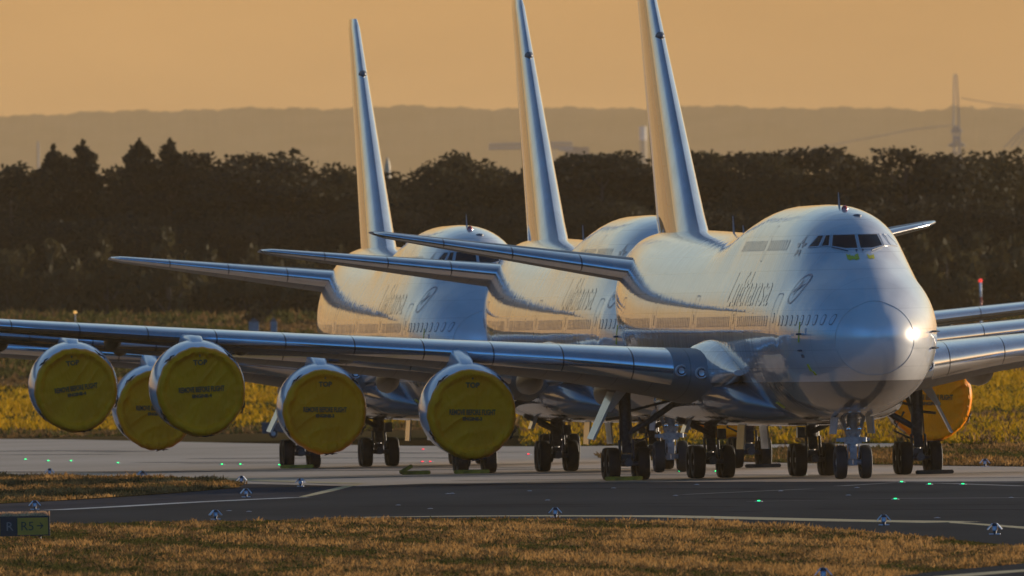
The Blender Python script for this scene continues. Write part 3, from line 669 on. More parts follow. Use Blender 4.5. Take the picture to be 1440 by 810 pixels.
for pi, a, y, lab, dk in CH:
    o = make_chock('wheel_chock', 1.35, dk); M4 = JETS[pi]
    p = M4 @ Vector((a - .735 - .62 - .02, y, 0)); o.location = (p.x, p.y, .008); o.rotation_euler = (0, 0, PLANES[pi][2]); tag(o, lab, 'wheel chock', 'wheel chocks')
p = G(585, 667.5); o = make_chock('wheel_chock', 1.1); o.location = (p.x, p.y, .008); tag(o, 'yellow chock lying flat on the concrete with another leaning on it', 'wheel chock', 'wheel chocks')
o = make_chock('wheel_chock', .55); o.location = (p.x - .36, p.y - .02, .16); o.rotation_euler = (0, R(-28), .1); tag(o, 'short yellow chock leaning on the flat one left of the big cover', 'wheel chock', 'wheel chocks')

# ------------------------------------------------------------------ ground, pavement, markings
def ground_mat():
    m = bpy.data.materials.new('grass_ground'); N, L = nt(m); b = N['Principled BSDF']; b.inputs['Roughness'].default_value = .95; b.inputs['Specular IOR Level'].default_value = 0
    tc = N.new('ShaderNodeTexCoord'); sp = N.new('ShaderNodeSeparateXYZ'); L.new(tc.outputs['Object'], sp.inputs[0])
    n = N.new('ShaderNodeTexNoise'); n.inputs['Scale'].default_value = .08; n.inputs['Detail'].default_value = 8; mp = N.new('ShaderNodeMapping'); mp.inputs['Scale'].default_value = (1, .18, 1); L.new(tc.outputs['Object'], mp.inputs[0]); L.new(mp.outputs[0], n.inputs[0])
    near = N.new('ShaderNodeValToRGB'); e = near.color_ramp.elements; e[0].position = .38; e[1].position = .66; e[0].color = (.026, .020, .008, 1); e[1].color = (.085, .05, .018, 1)
    L.new(n.outputs['Fac'], near.inputs[0])
    ad = N.new('ShaderNodeMath'); ad.operation = 'MULTIPLY_ADD'; ad.inputs[1].default_value = 140.; L.new(n.outputs['Fac'], ad.inputs[0]); L.new(sp.outputs['Y'], ad.inputs[2])
    mr = N.new('ShaderNodeMapRange'); mr.inputs['From Min'].default_value = 1600 + 70; mr.inputs['From Max'].default_value = 3200 + 70; L.new(ad.outputs[0], mr.inputs[0])
    far = N.new('ShaderNodeValToRGB'); far.color_ramp.interpolation = 'LINEAR'
    stops = [(.0, (.09, .07, .025)), (.10, (.13, .08, .03)), (.125, (.26, .15, .012)), (.30, (.24, .14, .012)), (.37, (.10, .085, .025)), (.42, (.17, .10, .04)), (.47, (.11, .10, .03)), (.55, (.15, .11, .04)), (.62, (.10, .065, .035)), (.70, (.16, .11, .05)), (.78, (.075, .05, .03)), (.9, (.05, .045, .02))]
    el = far.color_ramp.elements; el[0].position = stops[0][0]; el[0].color = (*stops[0][1], 1); el[1].position = stops[1][0]; el[1].color = (*stops[1][1], 1)
    for p_, c in stops[2:]:
        q = el.new(p_); q.color = (*c, 1)
    L.new(mr.outputs[0], far.inputs[0])
    st = N.new('ShaderNodeMath'); st.operation = 'GREATER_THAN'; st.inputs[1].default_value = 1650.; L.new(sp.outputs['Y'], st.inputs[0])
    mx = N.new('ShaderNodeMixRGB'); L.new(st.outputs[0], mx.inputs[0]); L.new(near.outputs[0], mx.inputs[1]); L.new(far.outputs[0], mx.inputs[2]); L.new(mx.outputs[0], b.inputs['Base Color'])
    return m
GM = ground_mat()
ys = [-1200, -500, 0, 300, 600, 1000, 1400, 1700] + list(range(1800, 3000, 50)) + [3100, 4000, 6000, 9000, 14000, 22000, 32000, 46600]
xs_ = [-3450, -1800, -1000, -300, -150, -100, -50, 0, 50, 100, 150, 300, 1000, 1800, 3450]
vs = [(x, y, ground_z(x, y)) for y in ys for x in xs_]; fs = [(j * len(xs_) + i, j * len(xs_) + i + 1, (j + 1) * len(xs_) + i + 1, (j + 1) * len(xs_) + i) for j in range(len(ys) - 1) for i in range(len(xs_) - 1)]
tag(MB().add(vs, fs).build('ground', GM, smooth=180), kind='structure')
def sheet(name, px, z, m):
    vs = [G(a, b) + Vector((0, 0, z)) for a, b in px]
    me = MB().add(vs, [tuple(range(len(vs)))])
    o = me.build(name, m); return tag(o, kind='structure')
concrete = mat('concrete', (.41, .275, .165), .62, var=.0, col2=(.52, .365, .235), scale=.09, stretch=(1, .25, 1), bump=.003, bscale=2., spec=.4)
asphalt = mat('asphalt', (.022, .023, .026), .75, col2=(.038, .038, .040), scale=.16, stretch=(1, .12, 1), bump=.004, bscale=3., spec=.012)
shoulder = mat('worn_asphalt', (.07, .065, .062), .85, col2=(.11, .10, .095), scale=.2, stretch=(1, .15, 1), spec=0)
linew = mat('marking_white', (.50, .47, .42), .7, col2=(.36, .33, .29), scale=.6, stretch=(1, .2, 1))
liney = mat('marking_yellow', (.55, .40, .16), .7, col2=(.40, .28, .11), scale=.6, stretch=(1, .2, 1))
joint = mat('joint_filler', (.055, .042, .034), .9, var=.2)
# light concrete (runs away from the camera), grass wedge at the right cuts into it
sheet('apron', [(-700, 613), (100, 618), (330, 623), (560, 627), (760, 628), (1000, 626), (1250, 623.5), (1330, 625), (1250, 630), (1000, 633), (850, 637), (842, 641), (850, 646), (1000, 649), (1300, 655), (1440, 656.5), (2300, 660), (2300, 690), (1440, 690), (960, 690), (700, 694), (505, 697), (330, 700), (100, 690), (-700, 690)], .004, concrete)
sheet('shoulder', [(-700, 688), (60, 676), (330, 680), (505, 684), (700, 690), (505, 700), (250, 720), (60, 730), (-700, 750)], .008, shoulder)
sheet('taxiway', [(-700, 753), (-100, 726), (75, 717.5), (160, 712.5), (250, 707.5), (340, 703), (430, 699), (470, 692.5), (508, 684), (600, 680.5), (700, 680), (960, 678), (1440, 677), (2300, 677), (2300, 805), (1440, 770), (1320, 757), (1200, 748), (1080, 739), (960, 734), (700, 730), (480, 731), (200, 735), (-50, 741), (-700, 780)], .012, asphalt)
sheet('side_road', [(1180, 822), (1300, 806), (1440, 793), (1900, 760), (2500, 830), (1440, 880), (1200, 880)], .012, asphalt)
def line(name, pts, w, m, z=.016):
    L_ = []; R_ = []
    P = [G(*p) for p in pts]
    for i, p in enumerate(P):
        t = (P[min(i + 1, len(P) - 1)] - P[max(i - 1, 0)]).normalized(); nn = Vector((-t.y, t.x, 0)) * w / 2
        L_.append(p + nn + Vector((0, 0, z))); R_.append(p - nn + Vector((0, 0, z)))
    k = len(P); return tag(MB().add(L_ + R_, [(i, i + 1, k + i + 1, k + i) for i in range(k - 1)]).build(name, m), kind='structure')
def poly_line(name, px, m, z=.016): return sheet(name, px, z, m)
line('edge_line', [(70, 718), (160, 713.3), (250, 708), (340, 703.5), (420, 700)], 1.0, linew)
poly_line('edge_line', [(420, 699.3), (445, 693), (470, 687), (490, 682.5), (512, 680), (496, 684.5), (470, 691), (445, 696.5), (430, 699.3)], liney, .018)
line('edge_line', [(40, 670.6), (160, 671.3), (250, 672.2), (300, 673)], 1.6, liney)
line('edge_line', [(300, 673), (345, 675), (400, 677.5), (470, 679.5), (500, 680.5)], 1.2, liney, .02)
line('edge_line', [(470, 728.6), (600, 726.8), (740, 726), (900, 726.2), (960, 727.2), (1080, 730), (1200, 732.8), (1290, 734), (1340, 735)], 1.7, liney)
poly_line('edge_line', [(1335, 734), (1370, 736.4), (1440, 741.5), (1600, 758), (1600, 763), (1440, 744.5), (1370, 738.6), (1335, 736.2)], liney, .02)
line('edge_line', [(1330, 812), (1400, 806), (1440, 803), (1600, 793)], 1.0, liney)
for pts, w in (([(1180, 684), (1262, 679), (1340, 680.5), (1440, 684)], .5), ([(960, 696), (1140, 688)], .35), ([(1050, 706), (1260, 701.5), (1440, 700.5)], .5), ([(1260, 677.5), (1440, 678.5)], .6)):
    line('taxi_line', pts, w, mat('marking_faded', (.14, .135, .13), .8, var=.2), .016)
for pts, w in (([(0, 634.5), (120, 634), (190, 635.5)], 2.2), ([(200, 650.5), (400, 650), (720, 643)], 1.4), ([(480, 636), (600, 637.5), (740, 636)], 1.2), ([(-50, 664), (200, 664), (420, 662.5), (660, 660.5), (900, 659)], 2.0), ([(430, 672.5), (600, 670.5), (840, 668), (1180, 668.5), (1440, 664)], 1.2), ([(640, 676), (860, 674.5), (1440, 672)], .8)):
    line('concrete_joint', pts, w, joint, .014)

tar = mat('tar_seam', (.012, .012, .013), .8, var=.2, spec=0); rub = mat('rubber_mark', (.016, .016, .017), .8, col2=(.03, .03, .031), scale=.4, stretch=(1, .1, 1), spec=0); pat = mat('asphalt_patch', (.040, .039, .039), .8, col2=(.055, .053, .052), scale=.5, spec=0)
rs = random.Random(12)
for i in range(16):
    x0 = rs.uniform(150, 1250); y0 = rs.uniform(686, 724); ln = rs.uniform(90, 420); sl_ = rs.uniform(-.012, .006)
    if y0 > 700 or x0 > 480: line('tar_seam', [(x0 + ln * k / 6, y0 + ln * k / 6 * sl_ + rs.uniform(-.25, .25)) for k in range(7)], rs.uniform(.12, .5), [tar, rub, pat][i % 3], .0145 + .0001 * i)
for i in range(9):
    x0 = rs.uniform(-20, 1200); y0 = rs.uniform(634, 668); ln = rs.uniform(120, 420)
    line('concrete_joint', [(x0 + ln * k / 5, y0 - ln * k / 5 * .003 + rs.uniform(-.2, .2)) for k in range(6)], rs.uniform(.3, 1.2), joint, .0145 + .0001 * i)
# ------------------------------------------------------------------ grass tufts (uncountable)
g_dry = mat('grass_dry', (.31, .155, .042), .9, col2=(.46, .25, .08), scale=.5, translucent=.35, spec=.1)
g_brown = mat('grass_brown', (.12, .065, .022), .9, col2=(.22, .12, .042), scale=.5, translucent=.3, spec=.1)
g_green = mat('grass_green', (.04, .038, .009), .9, col2=(.085, .075, .016), scale=.5, translucent=.35, spec=.1)
g_yel = mat('meadow_yellow', (.38, .20, .005), .9, col2=(.50, .28, .010), scale=.3, translucent=.3, spec=.1)
def inside(P, x, y):
    c = np.zeros(len(x), bool); k = len(P)
    for i in range(k):
        (x0, y0), (x1, y1) = P[i], P[i - 1]
        c ^= ((y0 > y) != (y1 > y)) & (x < (x1 - x0) * (y - y0) / (y1 - y0 + 1e-12) + x0)
    return c
def patches(x, y, s, seed):
    r = np.random.default_rng(seed); o = np.zeros(len(x))
    for k in range(9):
        a = r.uniform(0, 6.28); f = s * r.uniform(.4, 2.6); o += np.sin((np.cos(a) * x + np.sin(a) * y * .16) * f + r.uniform(0, 6.28)) / (1 + .4 * k)
    return o / 2.2
def tufts(name, px, n, hgt, wid, mats, weights, seed, blades=5, world=None, s=.25, zfun=None, left_shade=0.):
    """px: picture outline on the ground, or world: list of (x,y)"""
    r = np.random.default_rng(seed)
    P = [(p.x, p.y) for p in (G(a, b) for a, b in px)] if px else world
    X = np.array([p[0] for p in P]); Y = np.array([p[1] for p in P])
    # more tufts nearer in the picture: sample evenly in 1/distance
    y = 1 / r.uniform(1 / Y.max(), 1 / Y.min(), n * 3); x = r.uniform(X.min(), X.max(), n * 3)
    k = inside(P, x, y); x = x[k][:n]; y = y[k][:n]; n = len(x)
    pt = patches(x, y, s, seed); lum = patches(x, y, s * 3, seed + 5)
    z0 = np.zeros(n) if zfun is None else np.array([zfun(a, b) for a, b in zip(x, y)])
    h = hgt * (.4 + 1.0 * r.random(n) ** 3) * (1 + .5 * np.clip(pt + lum, -1, 1.5))
    V = np.zeros((n, blades, 3, 3)); a = r.uniform(0, 6.28, (n, blades)); sp = wid * r.uniform(.1, .6, (n, blades)); bx = x[:, None] + np.cos(a) * sp; by = y[:, None] + np.sin(a) * sp
    d = r.uniform(0, 6.28, (n, blades)); bw = wid * r.uniform(.12, .3, (n, blades)); ln = r.normal(0, .45, (n, blades, 2)) * h[:, None, None]; hh = h[:, None] * r.uniform(.5, 1.1, (n, blades))
    V[:, :, 0] = np.stack([bx - np.cos(d) * bw, by - np.sin(d) * bw, z0[:, None] - .02 + 0 * bx], -1); V[:, :, 1] = np.stack([bx + np.cos(d) * bw, by + np.sin(d) * bw, z0[:, None] - .02 + 0 * bx], -1)
    V[:, :, 2] = np.stack([bx + ln[..., 0], by + ln[..., 1], z0[:, None] + hh], -1)
    nf = n * blades; me = bpy.data.meshes.new(name); me.vertices.add(nf * 3); me.loops.add(nf * 3); me.polygons.add(nf)
    me.vertices.foreach_set('co', V.reshape(-1)); me.loops.foreach_set('vertex_index', np.arange(nf * 3)); me.polygons.foreach_set('loop_start', np.arange(0, nf * 3, 3))
    cum = np.cumsum(weights) / sum(weights); q = np.clip(.5 + left_shade * x + .42 * pt + .2 * lum + r.normal(0, .16, n), 0, .999); mi = np.searchsorted(cum, q).clip(0, len(mats) - 1)
    for m_ in mats: me.materials.append(m_)
    me.polygons.foreach_set('material_index', np.repeat(mi, blades).astype(np.int32)); me.update(); me.validate()
    o = bpy.data.objects.new(name, me); COL.objects.link(o); return tag(o, kind='stuff')
o = tufts('grass', [(-260, 750), (-60, 742), (200, 735.5), (480, 731.5), (700, 730.5), (960, 734.5), (1080, 739.5), (1200, 748.5), (1320, 757.5), (1440, 770.5), (1660, 780), (1660, 778), (1480, 788), (1300, 806), (1180, 821), (1160, 850), (-260, 850)], 95000, .10, .22, [g_green, g_brown, g_dry], [.36, .30, .34], 3, 6, s=1.5, left_shade=.012)  # more dark tufts toward the left: shade put into the grass colours
tag(o, 'dry brown grass with green clumps along the near taxiway edge', 'grass')
o = tufts('grass', [(-60, 669), (60, 669.5), (200, 671), (300, 674), (345, 680), (330, 686), (250, 693), (120, 702), (-60, 712)], 18000, .12, .28, [g_green, g_brown, g_dry], [.3, .45, .25], 4, 5, s=1.0)
tag(o, 'brown grass island tapering to a point between the taxiway and concrete', 'grass')
tag(sheet('grass_verge', [(-700, 669), (60, 669.5), (200, 671), (300, 674), (348, 680), (330, 687), (250, 694), (120, 703), (-100, 714), (-700, 735)], .02, GM), kind='structure')
o = tufts('grass', [(842, 641), (850, 637.5), (1000, 633.5), (1250, 630), (1480, 628), (1480, 656), (1300, 654), (1000, 648.5), (850, 645.5)], 16000, .16, .35, [g_green, g_brown, g_dry], [.5, .42, .08], 6, 5, s=.6)
tag(o, 'brown and green grass wedge along the far edge of the concrete right of the nose', 'grass')
Wd = lambda y0, y1: [(-y1 * .020, y1), (y1 * .020, y1), (y0 * .020, y0), (-y0 * .020, y0)]
o = tufts('meadow', [(740, 627), (1000, 625), (1250, 622.8), (1330, 624), (1600, 623), (1600, 585), (740, 587)], 22000, .34, .7, [g_green, g_yel, g_brown, g_yel], [.4, .25, .2, .15], 12, 5, s=.3)
tag(o, 'yellow green meadow just beyond the narrow pavement strip right of the nose', 'meadow')
o = tufts('meadow', None, 9000, .30, .7, [g_brown, g_green, g_brown], [.6, .3, .1], 8, 5, world=Wd(1770, 1835), s=.4, zfun=ground_z); tag(o, 'brown grass strip along the far edge of the concrete at left', 'grass')
o = tufts('meadow', None, 48000, .42, 1.0, [g_green, g_yel, g_yel, g_yel], [.34, .3, .2, .16], 9, 5, world=Wd(1835, 2190), s=.22, zfun=ground_z); tag(o, 'yellow flowering meadow beyond the parked jets', 'meadow')
o = tufts('meadow', None, 16000, .5, 1.3, [g_brown, g_green, g_green, g_brown], [.4, .25, .2, .15], 10, 5, world=Wd(2190, 2900), s=.12, zfun=ground_z); tag(o, 'dull brown far fields below the forest edge', 'grass')

# ------------------------------------------------------------------ airfield lamps, markers, sign
mk_white = mat('marker_white', (.62, .63, .66), .4, var=.06); mk_blue = mat('marker_lens', (.26, .30, .40), .15, coat=1, var=.1); mk_dark = mat('marker_cap', (.02, .022, .03), .5)
def make_marker():
    r = empty('edge_marker')
    MB().lathe([(0, .03), (.01, .05), (.10, .05), (.1, .03)], 'z', n=14).build('stem', mk_dark, r, smooth=40)
    MB().lathe([(.09, .05), (.1, .075), (.20, .08), (.24, .06), (.25, .0)], 'z', n=16).build('lens', mk_blue, r, smooth=40)
    MB().lathe([(.235, .075), (.26, .085), (.31, .06), (.325, 0)], 'z', n=16).build('cap', mk_dark, r, smooth=40)
    for sd in (1, -1):
        a = Vector((sd * .05, 0, .29)); b = Vector((sd * .19, 0, .13)); t = Vector((sd * .02, 0, .015)); w = Vector((0, .07, 0))
        MB().loft([[a - w, a + w, a + w + t, a - w + t], [b - w * 1.3, b + w * 1.3, b + w * 1.3 + t, b - w * 1.3 + t]]).build('hood', mk_white, r)
        MB().box((sd * .09, -.02, .012), (.13, .07, .024)).build('foot', mk_white, r)
    MB().box((0, -.082, .15), (.07, .012, .07)).build('number_plate', mk_white, r)
    return r
mp_ = make_marker(); kids.clear()
for o in list(COL.objects):
    if o.parent: kids.setdefault(o.parent, []).append(o)
MKS = [((70, 669.5), 'at the far left on the concrete edge'), ((200, 673), 'on the upper edge of the grass island'), ((340, 681), 'at the tip of the grass island'), ((423, 684.5), 'near the yellow line below the far-left wheels'), ((346, 699.5), 'on the white line left of the yellow stripe'),
       ((49, 717), 'just above the direction sign'), ((303, 731), 'in the near grass edge right of the sign'), ((781, 728), 'on the near yellow line at the middle'), ((1243, 739), 'on the yellow line below the nose wheels'), ((1399, 752), 'at the far right below the yellow line'), ((1385, 656.5), 'against the far grass right of all wheels'), ((1158, 818), 'cut by the lower picture edge')]
for i, ((px, py), w) in enumerate(MKS):
    o = mp_ if i == 0 else copy_tree(mp_)
    p = G(px, py); o.location = (p.x, p.y, .012); o.rotation_euler = (0, 0, [0, .5, -.2, -.7, .2, .1, .3, 0, 0, -.15, .1, 0][i]); sc_ = .98; o.scale = (sc_,) * 3
    tag(o, 'small white hooded edge marker ' + w, 'edge marker', 'taxiway edge markers')
lg = mat('lamp_green', (.02, .4, .1), .3, emit=(.02, 1., .22), es=3.0); lr = mat('lamp_red', (.5, .02, .02), .3, emit=(1., .02, .03), es=2.5); lw = mat('reflector_white', (.7, .7, .7), .25, metal=.6)
def make_lamp(kind):
    r = empty('inset_lamp')
    MB().lathe([(0, .17), (.02, .16), (.035, .10), (.04, 0)], 'z', n=18).build('housing', M['hub'], r, smooth=40)
    MB().box((0, -.10, .035), (.11, .06, .04)).build('lens', kind, r)
    return r
pg, pr = make_lamp(lg), make_lamp(lr)
pw = empty('inset_reflector'); MB().lathe([(0, .2), (.015, .18), (.025, .1), (.028, 0)], 'z', n=14).build('housing', M['hub'], pw, smooth=40); MB().box((0, -.09, .032), (.16, .05, .035)).build('lens', lw, pw)
for o in list(COL.objects):
    if o.parent in (pg, pr, pw): kids.setdefault(o.parent, []).append(o)
used = set()
def place(proto, px, py, lab, cat, grp, s=1.):
    o = proto if proto not in used else copy_tree(proto); used.add(proto)
    p = G(px, py); s *= .8; o.location = (p.x, p.y, .014); o.scale = (s,) * 3; tag(o, lab, cat, grp)
for px, py, w in ((36, 647, 'leftmost on the concrete'), (68, 649, 'second from the left on the concrete'), (100, 649, 'third from the left on the concrete'), (166, 652, 'fourth from the left below the two overlapping covers'), (312, 654, 'on the concrete below the second cover from the left'), (338, 654, 'just right of another, left of the far-left wheels'), (393, 655, 'against the far-left main wheel'),
              (956, 664, 'by the nose wheels of the middle jet'), (1007, 664, 'between the main wheels under the foremost jet'), (1131, 669, 'below main wheels left of the foremost nose wheels')):
    place(pg, px, py, 'green inset lamp ' + w, 'lamp', 'green inset taxiway lamps')
for px, py, w in ((1268, 679, 'on the edge of the concrete right of the nose wheels'), (1307, 682, 'on the dark taxiway below the rightmost main wheels'), (1354, 682, 'farthest right on the dark taxiway'), (1067, 706, 'in the middle of the dark taxiway left of the nose wheels'), (1259, 703, 'in the middle of the dark taxiway right of the nose wheels')):
    place(pg, px, py, 'green inset lamp ' + w, 'lamp', 'green inset taxiway lamps')
for px, py, w in ((595, 633, 'brightest, below the dangling gear door'), (594, 650.5, 'left one of a pair on the concrete'), (605, 650.5, 'right one of a pair on the concrete'), (743, 640, 'right of the big cover')):
    place(pr, px, py, 'red inset lamp ' + w, 'lamp', 'red inset lamps', 1.1)
for px, py in ((322, 719), (350, 720), (630, 695), (560, 711), (605, 716), (770, 704), (745, 691), (863, 687), (950, 697.5), (1098, 691), (1205, 686.5), (1193, 697), (1422, 700.5), (636, 694.5), (1318, 729), (980, 682)):
    place(pw, px, py, 'tiny pale reflector set into the dark taxiway', 'reflector', 'inset taxiway reflectors', .6)

# direction sign, its top lined with bird bristles
p0 = G(70.5, 760); s_ = G(70.5, 760).y; ppm = F / s_
sg = empty('direction_sign', (p0.x, p0.y, 0)); tag(sg, 'black and yellow taxiway sign reading R and R5 with an arrow, bristles on top', 'sign')
sy = mat('sign_yellow', (.46, .22, .006), .5, var=.08); sk = mat('sign_black', (.012, .012, .012), .5); swh = mat('sign_white', (.24, .19, .15), .5); br = mat('bristle_straw', (.72, .42, .20), .7, var=.4, scale=20, translucent=.3)
U = 1 / ppm   # one photo pixel at the sign, in metres
w_all = 96 * U; hgt = 26 * U; zb = 8 * U
MB().box((-w_all / 2 - .0, .12, zb + hgt / 2), (w_all, .24, hgt + 2 * U)).build('cabinet', sk, sg)
MB().box((-24 * U, -.003, zb + hgt / 2 - .01), (43 * U, .012, hgt - 2 * U)).build('yellow_panel', sy, sg)
MB().box((-83 * U, -.003, zb + hgt / 2 - .01), (26 * U, .012, hgt - 2 * U)).build('yellow_panel', sy, sg)
def sign_text(t, cx, cap, m, nm):
    vs, fs, wd = text_mesh(t, cap * 1.42); MB().add([(cx + v[0], -.014, zb + hgt / 2 - cap / 2 + v[1]) for v in vs], fs).build(nm, m, sg, recalc=False)
sign_text('R5', -31.5 * U, 12.5 * U, sk, 'lettering'); sign_text('R', -56 * U, 12.5 * U, swh, 'lettering')
ar = MB(); cz = zb + hgt / 2
ar.add([(-18.5 * U, -.014, cz - .8 * U), (-11 * U, -.014, cz - .8 * U), (-11 * U, -.014, cz + .8 * U), (-18.5 * U, -.014, cz + .8 * U)], [(0, 1, 2, 3)])
for k in (1, -1): ar.add([(-8.8 * U, -.014, cz), (-13 * U, -.014, cz + k * 4.6 * U), (-14.6 * U, -.014, cz + k * 4.6 * U), (-11.3 * U, -.014, cz)], [(0, 1, 2, 3)])
ar.build('arrow', sk, sg, recalc=False)
bm_ = MB(); rr_ = random.Random(5)
for i in range(420):
    x = -rr_.uniform(1 * U, w_all - U); y = rr_.uniform(.02, .22); h_ = 8 * U * rr_.uniform(.7, 1.08); dx = rr_.uniform(-.04, .04)
    bm_.add([(x - .028, y, zb + hgt + U), (x + .028, y, zb + hgt + U), (x + dx, y + rr_.uniform(-.03, .03), zb + hgt + h_)], [(0, 1, 2)])
bm_.build('bristles', br, sg, recalc=False)
for k in (.15, .85): MB().tube([(-w_all * k, .12, 0), (-w_all * k, .12, zb)], .04, 10).build('post', sk, sg, smooth=40)
# dark ground equipment half hidden behind the middle jet's inner engine
q = AT(382, 614, 1690); ue = F / 1690
eq = empty('equipment_trailer', (q.x, q.y, ground_z(q.x, q.y))); tag(eq, 'dark low equipment trailer showing left of the middle jet\'s inner engine cover', 'trailer')
MB().box((-.3, 0, .55), (.42, .9, .6)).build('hitch_box', M['dark'], eq); MB().loft([[(-.1, -.5, .5), (-.1, .5, .5), (-.1, .5, .65), (-.1, -.5, .65)], [(.7, -.6, .25), (.7, .6, .25), (.7, .6, 1.0), (.7, -.6, 1.0)], [(1.8, -.6, .3), (1.8, .6, .3), (1.8, .6, .9), (1.8, -.6, .9)]]).build('body', M['dark'], eq)
for x in (.1, 1.5): wheel('wheel', (x, -.5, .24), eq, .24, .16); wheel('wheel', (x, .5, .24), eq, .24, .16)

# ------------------------------------------------------------------ trees
leafd = mat('needles_dark', (.026, .022, .013), .8, col2=(.038, .031, .016), scale=.35, translucent=.2, spec=.15); leafm = mat('leaves_mid', (.030, .026, .013), .8, col2=(.050, .040, .018), scale=.35, translucent=.25, spec=.15)
leafl = mat('leaves_light', (.045, .037, .016), .8, col2=(.07, .054, .022), scale=.4, translucent=.3, spec=.15); bark = mat('bark', (.06, .045, .032), .9, var=.3, scale=6)
def leaves(cl, seed, lsize, per):
    """cl: list of (centre, radius xyz). returns (nf,4,3) quads"""
    r = np.random.default_rng(seed); out = []
    for c, rad in cl:
        n = max(10, int(per * rad[0] * rad[1] ** .5 * rad[2] ** .5)); d = r.normal(0, 1, (n, 3)); d /= np.linalg.norm(d, axis=1)[:, None]; rr = r.random(n) ** .45
        ctr = np.array(c) + d * rr[:, None] * np.array(rad)
        u = r.normal(0, 1, (n, 3)); u /= np.linalg.norm(u, axis=1)[:, None]; v = np.cross(u, r.normal(0, 1, (n, 3))); v /= np.linalg.norm(v, axis=1)[:, None]
        s = lsize * r.uniform(.5, 1.2, n)[:, None]
        out.append(np.stack([ctr - u * s - v * s * .5, ctr + u * s - v * s * .45, ctr + u * s * .8 + v * s * .5, ctr - u * s * .9 + v * s * .5], 1))
    return np.concatenate(out)
def quads(name, Q, mats, parent=None, mi=None):
    n = len(Q); me = bpy.data.meshes.new(name); me.vertices.add(n * 4); me.loops.add(n * 4); me.polygons.add(n)
    me.vertices.foreach_set('co', Q.reshape(-1)); me.loops.foreach_set('vertex_index', np.arange(n * 4)); me.polygons.foreach_set('loop_start', np.arange(0, n * 4, 4))
    for m_ in mats: me.materials.append(m_)
    if mi is not None: me.polygons.foreach_set('material_index', mi.astype(np.int32))
    me.update(); me.validate(); o = bpy.data.objects.new(name, me); COL.objects.link(o)
    if parent: o.parent = parent
    return o
def crown(kind, seed):
    """unit tree of height 1 -> clump list"""
    r = random.Random(seed); cl = []
    if kind == 'spruce':
        n = 36
        for i in range(n):
            t = (i / (n - 1)) ** .8; z = .14 + .85 * t; w = min(.20, .95 * (1 - t) ** .9 + .004)
            for k in range(max(4, int(9 * (1 - t) + 2))):
                a = r.uniform(0, 6.28); d = w * r.uniform(.1, .9) * r.choice((.7, .9, 1.15)); cl.append(((d * math.cos(a), d * math.sin(a), z - d * .3 + r.uniform(-.01, .01)), (min(w * .33 + .008, .05), min(w * .33 + .008, .05), .026 + .016 * (1 - t))))
    elif kind == 'pine':
        for i in range(15):
            t = r.random(); z = .42 + .54 * t; w = .30 * math.sin(math.pi * min(1, .25 + .75 * t)) ** .7 + .03; a = r.uniform(0, 6.28); d = w * r.uniform(.2, 1.)
            s = r.uniform(.07, .14); cl.append(((d * math.cos(a), d * math.sin(a), z), (s * 1.25, s * 1.25, s * .62)))
        cl.append(((0, 0, .95), (.1, .1, .05)))
    else:
        for i in range(26):
            a = r.uniform(0, 6.28); ph = r.uniform(-.6, 1.5); d = .27 * math.cos(ph) * r.uniform(.5, 1); s = r.uniform(.06, .13)
            cl.append(((d * math.cos(a), d * math.sin(a), .58 + .32 * math.sin(ph)), (s * 1.1, s * 1.1, s)))
    return cl
def make_tree(kind, name, seed, H, m):
    root = empty(name); cl = [(tuple(np.array(c) * H), tuple(np.array(rad) * H)) for c, rad in crown(kind, seed)]
    per = {'spruce': 480, 'pine': 95, 'round': 85}[kind]
    Q = leaves(cl, seed, .17 if kind == 'spruce' else .19, per); quads('crown', Q, [m], root)
    t = MB(); t.tube([(0, 0, 0), (0.03 * H * .3, 0, .3 * H), (0, 0, .6 * H), (0, 0, .93 * H)], [.020 * H, .015 * H, .009 * H, .002 * H], 8)
    rr = random.Random(seed)
    for c, rad in cl[::3]:
        t.tube([(0, 0, max(.2 * H, c[2] - .12 * H)), (c[0] * .5, c[1] * .5, c[2] - .05 * H), c], [.006 * H, .004 * H, .0015 * H], 5)
    t.build('trunk', bark, root, smooth=60); return root
TY = 2960.; TP_ = {}
for kd, nm, seeds, m in (('spruce', 'spruce_tree', (1, 2), leafd), ('pine', 'pine_tree', (3, 4, 5), leafd), ('round', 'broadleaf_tree', (6, 7, 8), leafm)):
    TP_[kd] = [make_tree(kd, nm, s, 12., m) for s in seeds]
for o in list(COL.objects):
    if o.parent and (o.parent.name.startswith(('spruce', 'pine', 'broadleaf'))): kids.setdefault(o.parent, []).append(o)
used_t = set(); RT = random.Random(21)
def tree(kind, px, ytop, Y, lab, grp=None, ybase=None, wide=1.):
    i = RT.randrange(len(TP_[kind])); pr_ = TP_[kind][i]
    o = copy_tree(pr_) if pr_ in used_t else pr_; used_t.add(pr_)
    wide = {'spruce': 1.0, 'pine': 1.35, 'round': 1.2}[kind]; b = AT(px, 440, Y); zb_ = ground_z(b.x, Y); top = AT(px, ytop, Y).z; s = (top - zb_) / 12.
    o.location = (b.x, Y, zb_ - .1); o.scale = (s * wide, s * wide, s); o.rotation_euler = (0, 0, RT.uniform(0, 6.28)); tag(o, lab, 'tree', grp); return o
